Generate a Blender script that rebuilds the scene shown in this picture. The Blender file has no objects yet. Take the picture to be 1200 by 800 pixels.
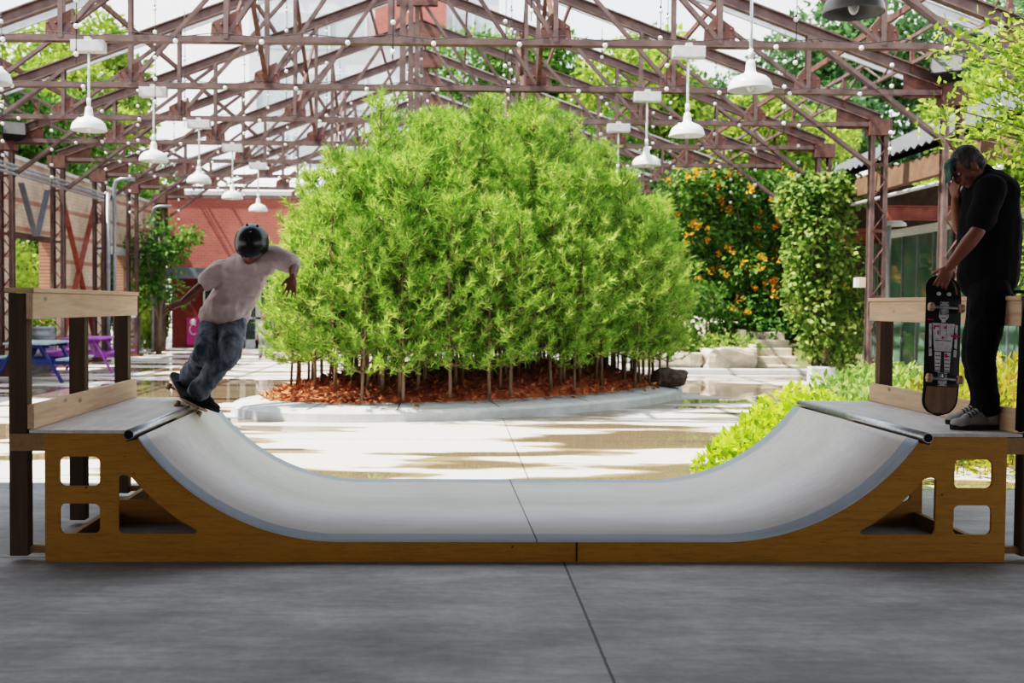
import bpy, bmesh, math, random
from mathutils import Vector, Matrix, Euler, noise
random.seed(7)
C = bpy.context.scene.collection
R = math.radians
V = Vector

# ------------------------------------------------------------------ camera
F, PPX, PPY = 1280.0, 545.0, 400.0
CAM = V((0, 0, 1.52))
yaw, pitch, roll = R(0.54), R(1.92), R(0.45)
fw = V((math.sin(yaw)*math.cos(pitch), math.cos(yaw)*math.cos(pitch), -math.sin(pitch)))
r0 = V((math.cos(yaw), -math.sin(yaw), 0)); u0 = r0.cross(fw)
rt = r0*math.cos(roll) + u0*math.sin(roll); up = u0*math.cos(roll) - r0*math.sin(roll)
cam_d = bpy.data.cameras.new('camera'); cam = bpy.data.objects.new('camera', cam_d); C.objects.link(cam)
cam.matrix_world = Matrix(((rt.x, up.x, -fw.x, CAM.x), (rt.y, up.y, -fw.y, CAM.y), (rt.z, up.z, -fw.z, CAM.z), (0, 0, 0, 1)))
cam_d.sensor_width = 36; cam_d.lens = F/1200*36
cam_d.shift_x = (600-PPX)/1200; cam_d.shift_y = (PPY-400)/1200
cam_d.clip_end = 400; cam_d.clip_start = 0.05
cam_d.dof.use_dof = True; cam_d.dof.focus_distance = 7.3; cam_d.dof.aperture_fstop = 2.6
bpy.context.scene.camera = cam

def ray(px, py): return fw + rt*((px-PPX)/F) + up*((PPY-py)/F)
def at(px, py, Y):
    d = ray(px, py); return CAM + d*((Y-CAM.y)/d.y)
def flr(px, py, z=0.0):
    d = ray(px, py); return CAM + d*((z-CAM.z)/d.z)
def proj(p):
    v = V(p)-CAM; d = v.dot(fw); return (PPX+F*v.dot(rt)/d, PPY-F*v.dot(up)/d)

# ------------------------------------------------------------------ materials
def nodes_of(name):
    m = bpy.data.materials.new(name); m.use_nodes = True
    nt = m.node_tree; nt.nodes.clear()
    return m, nt, nt.nodes, nt.links
def ramp(n, l, fac, stops):
    r = n.new('ShaderNodeValToRGB'); e = r.color_ramp.elements
    while len(e) < len(stops): e.new(0.5)
    for el, (p, c) in zip(e, stops):
        el.position = p; el.color = (c[0], c[1], c[2], 1)
    l.new(fac, r.inputs[0]); return r.outputs[0]
def noise_n(n, l, vec, scale, detail=5, rough=0.6):
    t = n.new('ShaderNodeTexNoise'); t.inputs['Scale'].default_value = scale
    t.inputs['Detail'].default_value = detail; t.inputs['Roughness'].default_value = rough
    if vec is not None: l.new(vec, t.inputs['Vector'])
    return t.outputs['Fac']
def mixc(n, l, fac, a, b, blend='MIX'):
    m = n.new('ShaderNodeMix'); m.data_type = 'RGBA'; m.blend_type = blend
    for s, v in ((0, fac), (6, a), (7, b)):
        if isinstance(v, (int, float)): m.inputs[s].default_value = v
        elif isinstance(v, tuple): m.inputs[s].default_value = (v[0], v[1], v[2], 1)
        else: l.new(v, m.inputs[s])
    return m.outputs[2]
def math_n(n, l, op, a, b=0.0, clamp=False):
    m = n.new('ShaderNodeMath'); m.operation = op; m.use_clamp = clamp
    for i, v in enumerate((a, b)):
        if isinstance(v, (int, float)): m.inputs[i].default_value = v
        else: l.new(v, m.inputs[i])
    return m.outputs[0]
def mapping(n, l, vec, scale=(1, 1, 1), loc=(0, 0, 0), rot=(0, 0, 0)):
    m = n.new('ShaderNodeMapping'); m.inputs['Scale'].default_value = scale
    m.inputs['Location'].default_value = loc; m.inputs['Rotation'].default_value = rot
    l.new(vec, m.inputs['Vector']); return m.outputs[0]
def finish(n, l, col, rough=0.6, metal=0.0, bump=None, bstr=0.2, bdist=0.01, spec=None):
    p = n.new('ShaderNodeBsdfPrincipled'); o = n.new('ShaderNodeOutputMaterial')
    for key, v in (('Base Color', col), ('Roughness', rough), ('Metallic', metal)):
        if isinstance(v, (int, float)): p.inputs[key].default_value = v
        elif isinstance(v, tuple): p.inputs[key].default_value = (v[0], v[1], v[2], 1)
        else: l.new(v, p.inputs[key])
    if spec is not None: p.inputs['Specular IOR Level'].default_value = spec
    if bump is not None:
        b = n.new('ShaderNodeBump'); b.inputs['Strength'].default_value = bstr; b.inputs['Distance'].default_value = bdist
        l.new(bump, b.inputs['Height']); l.new(b.outputs[0], p.inputs['Normal'])
    l.new(p.outputs[0], o.inputs[0]); return p
def simple(name, c1, c2=None, rough=0.6, metal=0.0, scale=6, stretch=(1, 1, 1), bstr=0.15, spec=None, lo=0.35, hi=0.65):
    m, nt, n, l = nodes_of(name)
    tc = n.new('ShaderNodeTexCoord')
    v = mapping(n, l, tc.outputs['Object'], stretch)
    f = noise_n(n, l, v, scale)
    col = ramp(n, l, f, [(lo, c1), (hi, c2 or tuple(x*0.8 for x in c1))])
    finish(n, l, col, rough, metal, f, bstr, 0.01, spec)
    return m
def leafmat(name, dark, light, tip=None, transl=0.45, nscale=1.3, rough=0.5):
    m, nt, n, l = nodes_of(name)
    tc = n.new('ShaderNodeTexCoord'); g = n.new('ShaderNodeNewGeometry')
    f = noise_n(n, l, tc.outputs['Object'], nscale, 3)
    s = math_n(n, l, 'ADD', math_n(n, l, 'MULTIPLY', f, 0.9), math_n(n, l, 'MULTIPLY', g.outputs['Random Per Island'], 0.45))
    col = ramp(n, l, s, [(0.3, dark), (0.72, light), (0.95, tip or light)])
    p = n.new('ShaderNodeBsdfPrincipled'); l.new(col, p.inputs['Base Color']); p.inputs['Roughness'].default_value = rough
    p.inputs['Specular IOR Level'].default_value = 0.3
    t = n.new('ShaderNodeBsdfTranslucent'); l.new(col, t.inputs['Color'])
    mx = n.new('ShaderNodeMixShader'); mx.inputs[0].default_value = transl
    o = n.new('ShaderNodeOutputMaterial')
    l.new(p.outputs[0], mx.inputs[1]); l.new(t.outputs[0], mx.inputs[2]); l.new(mx.outputs[0], o.inputs[0])
    return m
def wood(name, c1, c2, axis=1, rough=0.75):
    m, nt, n, l = nodes_of(name)
    tc = n.new('ShaderNodeTexCoord')
    st = [9, 9, 9]; st[axis] = 0.7
    v = mapping(n, l, tc.outputs['Object'], tuple(st))
    f = noise_n(n, l, v, 3, 6, 0.65)
    k = n.new('ShaderNodeTexVoronoi'); k.inputs['Scale'].default_value = 4.5
    l.new(mapping(n, l, tc.outputs['Object'], tuple(0.6 if i == axis else 1.3 for i in range(3))), k.inputs['Vector'])
    kn = ramp(n, l, k.outputs['Distance'], [(0.05, (0.3, 0.3, 0.3)), (0.13, (1, 1, 1))])
    col = ramp(n, l, f, [(0.3, c1), (0.7, c2)])
    col = mixc(n, l, 0.85, col, kn, 'MULTIPLY')
    finish(n, l, col, rough, 0, f, 0.25, 0.004)
    return m

M = {}
M['rust'] = simple('rusty_steel', (0.105, 0.068, 0.066), (0.20, 0.135, 0.125), 0.6, 0.25, 5, lo=0.3, hi=0.7, bstr=0.25)
M['rust_dark'] = simple('dark_rust', (0.085, 0.045, 0.04), (0.19, 0.085, 0.068), 0.7, 0.2, 7)
M['rust_red'] = simple('red_oxide_paint', (0.20, 0.055, 0.04), (0.32, 0.10, 0.07), 0.6, 0.1, 6)
M['enamel_shade'] = simple('shaded_enamel', (0.26, 0.255, 0.25), (0.20, 0.195, 0.19), 0.35, 0.0, 3, bstr=0.02)  # white lamp enamel with shade put into its colour
M['galv'] = simple('galvanised_rafter', (0.55, 0.57, 0.59), (0.42, 0.44, 0.46), 0.45, 0.35, 4)
M['conduit'] = simple('grey_conduit', (0.30, 0.33, 0.36), (0.20, 0.22, 0.25), 0.45, 0.5, 8)
M['enamel'] = simple('white_enamel', (0.80, 0.82, 0.83), (0.70, 0.72, 0.73), 0.3, 0.0, 3, bstr=0.02)
M['boxwhite'] = simple('pale_grey_box', (0.62, 0.63, 0.63), (0.5, 0.5, 0.5), 0.5, 0, 10)
M['black'] = simple('black_plastic', (0.012, 0.012, 0.014), (0.02, 0.02, 0.022), 0.6, 0, 10, spec=0.2)
M['bulb'] = simple('frosted_bulb', (0.9, 0.9, 0.88), (0.85, 0.85, 0.83), 0.25, 0, 3)
M['wire'] = simple('black_wire', (0.03, 0.03, 0.03), None, 0.6)
M['ply_yellow'] = None
M['alu'] = simple('cast_aluminium', (0.55, 0.55, 0.56), (0.42, 0.42, 0.43), 0.35, 0.9, 20)
M['pipe'] = simple('steel_pipe', (0.55, 0.56, 0.57), (0.38, 0.39, 0.40), 0.36, 0.8, 14, (1, 4, 1))
M['dark_pipe'] = simple('pipe_end', (0.006, 0.006, 0.006), None, 0.8)
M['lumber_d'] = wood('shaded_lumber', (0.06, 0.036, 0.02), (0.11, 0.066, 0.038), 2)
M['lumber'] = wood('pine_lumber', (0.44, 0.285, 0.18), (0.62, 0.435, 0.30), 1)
M['joist'] = wood('joist_timber', (0.26, 0.15, 0.07), (0.36, 0.22, 0.11), 1)
M['deck'] = simple('deck_sheet', (0.62, 0.58, 0.555), (0.48, 0.445, 0.42), 0.5, 0, 4, (3, 0.6, 1), 0.05)
M['bark'] = simple('pine_bark', (0.10, 0.06, 0.035), (0.20, 0.14, 0.10), 0.9, 0, 10, (3, 3, 0.6))
M['bark2'] = simple('grey_bark', (0.13, 0.10, 0.08), (0.22, 0.18, 0.14), 0.9, 0, 9, (3, 3, 0.6))
M['needles'] = leafmat('pine_needles', (0.06, 0.185, 0.026), (0.33, 0.54, 0.09), (0.78, 0.84, 0.30), 0.52, 1.9)
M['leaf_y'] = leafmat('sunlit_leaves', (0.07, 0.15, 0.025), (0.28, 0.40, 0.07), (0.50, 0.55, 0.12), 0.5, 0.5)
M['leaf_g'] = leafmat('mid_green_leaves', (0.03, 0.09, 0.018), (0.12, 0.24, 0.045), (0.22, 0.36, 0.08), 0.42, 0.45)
M['leaf_d'] = leafmat('shadow_dark_leaves', (0.008, 0.03, 0.008), (0.035, 0.09, 0.025), (0.08, 0.16, 0.04), 0.3, 0.6)  # leaf tone darkened to stand in for the shadow under the trees
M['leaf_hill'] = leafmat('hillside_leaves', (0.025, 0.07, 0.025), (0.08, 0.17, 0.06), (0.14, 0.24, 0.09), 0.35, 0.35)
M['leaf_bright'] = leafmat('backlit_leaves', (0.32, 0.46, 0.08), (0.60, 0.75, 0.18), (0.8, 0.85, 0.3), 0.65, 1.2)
M['leaf_fresh'] = leafmat('fresh_leaves', (0.08, 0.17, 0.02), (0.30, 0.44, 0.06), (0.60, 0.68, 0.14), 0.5, 3.0)
M['leaf_lime'] = leafmat('lime_leaves', (0.16, 0.30, 0.02), (0.44, 0.60, 0.05), (0.66, 0.76, 0.12), 0.5, 2.0)
M['leaf_vine'] = leafmat('vine_leaves', (0.06, 0.15, 0.03), (0.25, 0.38, 0.09), (0.52, 0.58, 0.20), 0.45, 2.2)
M['leaf_gold'] = leafmat('golden_grass', (0.14, 0.20, 0.025), (0.42, 0.42, 0.06), (0.62, 0.30, 0.12), 0.5, 3.5)
M['flower'] = leafmat('orange_flowers', (0.75, 0.26, 0.03), (0.85, 0.42, 0.06), (0.9, 0.55, 0.12), 0.4, 3)
M['mulch'] = simple('red_mulch', (0.26, 0.065, 0.028), (0.44, 0.14, 0.065), 0.95, 0, 30, bstr=0.8)
M['chip'] = leafmat('bark_chips', (0.17, 0.05, 0.025), (0.42, 0.15, 0.07), (0.55, 0.28, 0.16), 0.0, 8, 0.9)
M['stone'] = simple('sandstone', (0.46, 0.38, 0.30), (0.66, 0.58, 0.49), 0.9, 0, 5, bstr=0.5, lo=0.3, hi=0.7)
M['stone_d'] = simple('dark_rock', (0.05, 0.035, 0.03), (0.12, 0.09, 0.075), 0.9, 0, 9, bstr=0.5)
M['kerb'] = simple('kerb_concrete', (0.44, 0.46, 0.48), (0.58, 0.58, 0.57), 0.8, 0, 5, bstr=0.2)
M['soil'] = simple('bank_soil', (0.14, 0.11, 0.06), (0.10, 0.13, 0.045), 0.95, 0, 4, bstr=0.5)
M['purple'] = simple('purple_paint', (0.36, 0.10, 0.46), (0.44, 0.16, 0.54), 0.55, 0, 8)
M['blue'] = simple('navy_paint', (0.018, 0.035, 0.18), (0.03, 0.06, 0.24), 0.5, 0, 8)
M['teal'] = simple('weathered_teal', (0.28, 0.42, 0.47), (0.40, 0.52, 0.55), 0.6, 0, 12, (4, 0.5, 1))
M['galvpot'] = simple('galvanised_tub', (0.34, 0.37, 0.40), (0.25, 0.28, 0.31), 0.4, 0.6, 9)
M['glassdark'] = simple('dark_glass', (0.035, 0.055, 0.05), (0.06, 0.09, 0.08), 0.06, 0, 2, bstr=0.0, spec=0.9)
M['glassgreen'] = simple('green_glass', (0.05, 0.10, 0.075), (0.11, 0.18, 0.14), 0.05, 0, 1.2, bstr=0.0, spec=1.0)
M['white'] = simple('white_frame', (0.70, 0.71, 0.71), (0.6, 0.6, 0.6), 0.5, 0, 8)
M['canopy'] = simple('slate_canopy', (0.12, 0.14, 0.17), (0.17, 0.19, 0.22), 0.5, 0.1, 5)
M['magenta'] = simple('magenta_sign', (0.45, 0.03, 0.19), (0.5, 0.05, 0.22), 0.5, 0, 5)
M['pale'] = simple('pale_concrete', (0.66, 0.68, 0.70), (0.58, 0.60, 0.63), 0.7, 0, 0.5)
M['palewin'] = simple('pale_windows', (0.36, 0.42, 0.46), (0.48, 0.54, 0.57), 0.2, 0, 0.8)
M['corr'] = simple('corrugated_steel', (0.11, 0.115, 0.12), (0.075, 0.08, 0.085), 0.7, 0.3, 5)
M['darkwood'] = simple('dark_timber', (0.05, 0.032, 0.022), (0.09, 0.055, 0.035), 0.85, 0, 6)
M['brownbeam'] = simple('brown_beam', (0.13, 0.07, 0.045), (0.20, 0.11, 0.07), 0.75, 0, 5)
M['roofgrey'] = simple('roof_grey', (0.10, 0.10, 0.10), (0.14, 0.14, 0.14), 0.9, 0, 3)
M['shadewall'] = simple('added_wall', (0.14, 0.13, 0.13), (0.18, 0.17, 0.165), 0.9, 0, 2)
M['skin'] = simple('skin', (0.22, 0.088, 0.056), (0.18, 0.07, 0.045), 0.5, 0, 9, bstr=0.05)
M['skin2'] = simple('skin_tanned', (0.25, 0.10, 0.066), (0.20, 0.08, 0.052), 0.5, 0, 9, bstr=0.05)
M['tee'] = simple('mauve_tee', (0.60, 0.475, 0.455), (0.49, 0.385, 0.37), 0.9, 0, 9, (1, 1, 2), bstr=0.35)
M['blackshirt'] = simple('black_cotton', (0.009, 0.009, 0.011), (0.014, 0.014, 0.016), 0.9, 0, 6, spec=0.15)
M['blacktrouser'] = simple('black_trousers', (0.008, 0.008, 0.010), (0.013, 0.013, 0.016), 0.9, 0, 6, spec=0.15)
M['denim'] = simple('faded_denim', (0.04, 0.05, 0.07), (0.24, 0.265, 0.30), 0.9, 0, 8, (1.5, 1.5, 0.7), 0.35, None, 0.36, 0.72)
M['helmet'] = simple('black_helmet', (0.012, 0.013, 0.013), (0.022, 0.025, 0.022), 0.25, 0, 5, bstr=0.0)
M['hair'] = simple('grey_hair', (0.035, 0.03, 0.028), (0.10, 0.09, 0.085), 0.7, 0, 40, (1, 1, 0.2))
M['hairgreen'] = simple('green_hair', (0.02, 0.052, 0.044), (0.05, 0.11, 0.09), 0.7, 0, 40, (1, 1, 0.2))
M['eye'] = simple('eye', (0.6, 0.6, 0.58), None, 0.2)
M['lip'] = simple('lips', (0.28, 0.09, 0.075), None, 0.5)
M['shoe_b'] = simple('black_suede', (0.010, 0.010, 0.011), (0.016, 0.016, 0.017), 0.9, 0, 12)
M['shoe_g'] = simple('grey_canvas', (0.36, 0.33, 0.31), (0.27, 0.25, 0.24), 0.85, 0, 10)
M['rubber'] = simple('black_rubber', (0.012, 0.012, 0.012), (0.02, 0.02, 0.02), 0.7, 0, 10)
M['lace'] = simple('dark_lace', (0.03, 0.03, 0.03), None, 0.9)
M['grip'] = simple('grip_tape', (0.01, 0.01, 0.01), (0.016, 0.016, 0.016), 0.95, 0, 30)
M['maple'] = wood('maple_ply', (0.32, 0.18, 0.12), (0.45, 0.27, 0.19), 0)
M['maple_w'] = wood('worn_maple', (0.16, 0.095, 0.055), (0.26, 0.16, 0.10), 2)
M['wheel'] = simple('urethane_wheel', (0.42, 0.27, 0.17), (0.33, 0.20, 0.12), 0.4, 0, 10)
M['print_w'] = simple('white_print', (0.62, 0.58, 0.57), (0.42, 0.39, 0.39), 0.5, 0, 30)
M['print_p'] = simple('magenta_print', (0.50, 0.03, 0.16), None, 0.5)
M['print_k'] = simple('black_print', (0.013, 0.012, 0.014), None, 0.4)
M['greytee'] = simple('grey_jersey', (0.42, 0.43, 0.46), None, 0.9)
M['greyjean'] = simple('grey_trousers', (0.26, 0.27, 0.30), None, 0.9)
M['graffiti'] = simple('spray_paint', (0.03, 0.03, 0.05), None, 0.7)

def ply_mat():
    m, nt, n, l = nodes_of('ochre_plywood')
    tc = n.new('ShaderNodeTexCoord')
    v = mapping(n, l, tc.outputs['Object'], (0.8, 3, 9))
    f = noise_n(n, l, v, 3.2, 7, 0.7)
    col = ramp(n, l, f, [(0.3, (0.30, 0.145, 0.014)), (0.55, (0.41, 0.21, 0.022)), (0.78, (0.36, 0.18, 0.018))])
    w = n.new('ShaderNodeTexVoronoi'); w.inputs['Scale'].default_value = 9
    l.new(mapping(n, l, tc.outputs['Object'], (1, 0.01, 1)), w.inputs['Vector'])
    spots = ramp(n, l, w.outputs['Distance'], [(0.045, (0.25, 0.22, 0.2)), (0.09, (1, 1, 1))])
    gate = noise_n(n, l, tc.outputs['Object'], 2.2, 2)
    gs = ramp(n, l, gate, [(0.44, (0, 0, 0)), (0.52, (1, 1, 1))])
    sp = mixc(n, l, gs, (1.0, 1.0, 1.0), spots)
    col = mixc(n, l, 1.0, col, sp, 'MULTIPLY')
    fine = noise_n(n, l, mapping(n, l, tc.outputs['Object'], (3, 3, 60)), 3, 4)
    streak = ramp(n, l, fine, [(0.36, (0.55, 0.5, 0.45)), (0.46, (1, 1, 1))])
    col = mixc(n, l, 0.5, col, streak, 'MULTIPLY')
    finish(n, l, col, 0.55, 0, f, 0.1, 0.003)
    return m
M['ply'] = ply_mat()

def ride_mat(W, L):
    m, nt, n, l = nodes_of('ramp_skatelite')
    tc = n.new('ShaderNodeTexCoord'); sx = n.new('ShaderNodeSeparateXYZ'); l.new(tc.outputs['Object'], sx.inputs[0])
    f = noise_n(n, l, mapping(n, l, tc.outputs['Object'], (0.7, 4, 4)), 3, 6, 0.65)
    f2 = noise_n(n, l, mapping(n, l, tc.outputs['Object'], (1, 1, 1)), 1.2, 4)
    base = ramp(n, l, f, [(0.3, (0.66, 0.61, 0.58)), (0.7, (0.76, 0.715, 0.685))])
    base = mixc(n, l, 0.35, base, ramp(n, l, f2, [(0.35, (0.78, 0.76, 0.75)), (0.65, (1, 1, 1))]), 'MULTIPLY')
    blue = ramp(n, l, f, [(0.3, (0.40, 0.44, 0.50)), (0.7, (0.48, 0.52, 0.58))])
    d = math_n(n, l, 'ABSOLUTE', math_n(n, l, 'SUBTRACT', sx.outputs[1], W/2))
    edge = math_n(n, l, 'GREATER_THAN', math_n(n, l, 'ADD', d, math_n(n, l, 'MULTIPLY', f2, 0.01)), W/2-0.145)
    col = mixc(n, l, edge, base, blue)
    seam = math_n(n, l, 'LESS_THAN', math_n(n, l, 'ABSOLUTE', math_n(n, l, 'SUBTRACT', sx.outputs[0], L*0.505)), 0.0045)
    col = mixc(n, l, seam, col, (0.16, 0.15, 0.14))
    finish(n, l, col, 0.42, 0, f, 0.03, 0.002)
    return m

def brick_mat(name, c1, c2, mortar, scale, swap='YZ', bands=None, bump=0.4):
    m, nt, n, l = nodes_of(name)
    tc = n.new('ShaderNodeTexCoord'); sx = n.new('ShaderNodeSeparateXYZ'); l.new(tc.outputs['Object'], sx.inputs[0])
    cb = n.new('ShaderNodeCombineXYZ')
    l.new(sx.outputs[{'X': 0, 'Y': 1}[swap[0]]], cb.inputs[0]); l.new(sx.outputs[2], cb.inputs[1])
    b = n.new('ShaderNodeTexBrick'); l.new(cb.outputs[0], b.inputs['Vector'])
    b.inputs['Scale'].default_value = scale; b.inputs['Mortar Size'].default_value = 0.02
    b.inputs['Brick Width'].default_value = 0.5; b.inputs['Row Height'].default_value = 0.19
    for k, c in (('Color1', c1), ('Color2', c2), ('Mortar', mortar)): b.inputs[k].default_value = (*c, 1)
    col = b.outputs['Color']
    f = noise_n(n, l, tc.outputs['Object'], 1.3, 6, 0.7)
    if bands:
        z = math_n(n, l, 'FRACT', math_n(n, l, 'DIVIDE', math_n(n, l, 'ADD', sx.outputs[2], math_n(n, l, 'MULTIPLY', f, 0.05)), bands[0]))
        k = math_n(n, l, 'LESS_THAN', z, bands[1])
        red = mixc(n, l, 1.0, bands[2], ramp(n, l, f, [(0.3, (0.6, 0.6, 0.6)), (0.7, (1.2, 1.1, 1.0))]), 'MULTIPLY')
        col = mixc(n, l, math_n(n, l, 'MULTIPLY', k, 0.8), col, red)
        f3 = noise_n(n, l, tc.outputs['Object'], 3.5, 8, 0.75)
        worn = ramp(n, l, f3, [(0.56, (0, 0, 0)), (0.62, (1, 1, 1))])
        col = mixc(n, l, math_n(n, l, 'MULTIPLY', worn, 0.55), col, bands[2])
    dirt = ramp(n, l, f, [(0.3, (0.72, 0.68, 0.65)), (0.65, (1, 1, 1))])
    col = mixc(n, l, 0.8, col, dirt, 'MULTIPLY')
    finish(n, l, col, 0.9, 0, b.outputs['Fac'], -bump, 0.01)
    return m
M['brick_left'] = brick_mat('painted_brick', (0.64, 0.51, 0.41), (0.57, 0.44, 0.345), (0.48, 0.39, 0.32), 2.3, 'YZ', (0.62, 0.16, (0.36, 0.16, 0.115)))
M['brick_pier'] = brick_mat('raw_brick', (0.50, 0.22, 0.15), (0.42, 0.17, 0.115), (0.50, 0.42, 0.36), 2.3, 'YZ')
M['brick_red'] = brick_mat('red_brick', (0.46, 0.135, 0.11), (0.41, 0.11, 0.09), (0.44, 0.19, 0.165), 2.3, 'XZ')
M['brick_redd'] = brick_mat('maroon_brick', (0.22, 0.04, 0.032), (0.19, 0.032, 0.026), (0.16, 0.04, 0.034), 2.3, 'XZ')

def floor_mat():
    m, nt, n, l = nodes_of('concrete_floor')
    tc = n.new('ShaderNodeTexCoord'); P = tc.outputs['Object']
    sx = n.new('ShaderNodeSeparateXYZ'); l.new(P, sx.inputs[0]); X, Y = sx.outputs[0], sx.outputs[1]
    fine = noise_n(n, l, P, 14, 8, 0.7)
    big = noise_n(n, l, mapping(n, l, P, (0.9, 1.6, 1)), 1.1, 6, 0.65)
    # worn indoor slab
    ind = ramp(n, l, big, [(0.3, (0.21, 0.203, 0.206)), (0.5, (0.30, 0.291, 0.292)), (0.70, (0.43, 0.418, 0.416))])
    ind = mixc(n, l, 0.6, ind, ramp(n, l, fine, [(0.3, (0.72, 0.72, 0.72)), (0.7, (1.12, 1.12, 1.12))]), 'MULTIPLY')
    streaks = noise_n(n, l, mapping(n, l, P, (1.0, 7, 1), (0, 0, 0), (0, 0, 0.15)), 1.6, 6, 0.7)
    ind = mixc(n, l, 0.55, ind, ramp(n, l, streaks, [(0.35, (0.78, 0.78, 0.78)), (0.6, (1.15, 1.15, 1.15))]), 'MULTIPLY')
    # courtyard slab, dry and wet
    dry = ramp(n, l, fine, [(0.3, (0.50, 0.475, 0.44)), (0.7, (0.60, 0.575, 0.54))])
    wetc = ramp(n, l, big, [(0.3, (0.24, 0.165, 0.10)), (0.7, (0.33, 0.24, 0.155))])
    wn = noise_n(n, l, mapping(n, l, P, (0.34, 1.15, 1), (1.7, 0.4, 0)), 1.0, 4, 0.5)
    wet = ramp(n, l, wn, [(0.495, (0, 0, 0)), (0.525, (1, 1, 1))])
    pd = noise_n(n, l, mapping(n, l, P, (0.34, 1.15, 1), (1.7, 0.4, 0)), 1.0, 2, 0.4)
    pud = ramp(n, l, pd, [(0.545, (0, 0, 0)), (0.565, (1, 1, 1))])
    # one standing puddle near the left end of the ramp and one before the stone steps
    def ell(cx, cy, rx, ry):
        a = math_n(n, l, 'DIVIDE', math_n(n, l, 'SUBTRACT', X, cx), rx); b = math_n(n, l, 'DIVIDE', math_n(n, l, 'SUBTRACT', Y, cy), ry)
        d = math_n(n, l, 'ADD', math_n(n, l, 'MULTIPLY', a, a), math_n(n, l, 'MULTIPLY', b, b))
        return math_n(n, l, 'LESS_THAN', math_n(n, l, 'ADD', d, math_n(n, l, 'MULTIPLY', wn, 0.9)), 1.45)
    e1 = ell(-4.6, 19.0, 1.9, 2.9); e2 = ell(5.6, 19.6, 1.5, 1.7); e3 = ell(-6.6, 12.4, 1.7, 1.2)
    e = math_n(n, l, 'MAXIMUM', math_n(n, l, 'MAXIMUM', e1, e2), e3)
    pud = math_n(n, l, 'MAXIMUM', pud, e); wet = math_n(n, l, 'MAXIMUM', wet, e)
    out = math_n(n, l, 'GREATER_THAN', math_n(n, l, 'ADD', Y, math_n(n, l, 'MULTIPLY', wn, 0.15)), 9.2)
    wet = math_n(n, l, 'MULTIPLY', wet, out); pud = math_n(n, l, 'MULTIPLY', pud, out)
    court = mixc(n, l, wet, dry, wetc)
    court = mixc(n, l, math_n(n, l, 'MULTIPLY', pud, 0.5), court, (0.13, 0.105, 0.075))
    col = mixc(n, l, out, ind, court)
    # saw-cut joints
    def joint(c, off, sp, w):
        q = math_n(n, l, 'DIVIDE', math_n(n, l, 'SUBTRACT', c, off), sp)
        q = math_n(n, l, 'ABSOLUTE', math_n(n, l, 'SUBTRACT', math_n(n, l, 'FRACT', math_n(n, l, 'ADD', q, 0.5)), 0.5))
        return math_n(n, l, 'LESS_THAN', q, w/sp)
    wob = math_n(n, l, 'MULTIPLY', math_n(n, l, 'SUBTRACT', streaks, 0.5), 0.012)
    j = math_n(n, l, 'MAXIMUM', joint(math_n(n, l, 'ADD', X, wob), 0.655, 9.0, 0.007), joint(Y, 6.47, 2.9, 0.012))
    col = mixc(n, l, math_n(n, l, 'MULTIPLY', j, 0.8), col, (0.05, 0.048, 0.046))
    rough = ramp(n, l, wet, [(0, (0.75, 0.75, 0.75)), (1, (0.28, 0.28, 0.28))])
    rough = mixc(n, l, pud, rough, (0.02, 0.02, 0.02))
    hb = math_n(n, l, 'MULTIPLY', fine, math_n(n, l, 'SUBTRACT', 1.0, pud))
    finish(n, l, col, rough, 0, hb, 0.12, 0.004)
    return m
M['floor'] = floor_mat()

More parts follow.
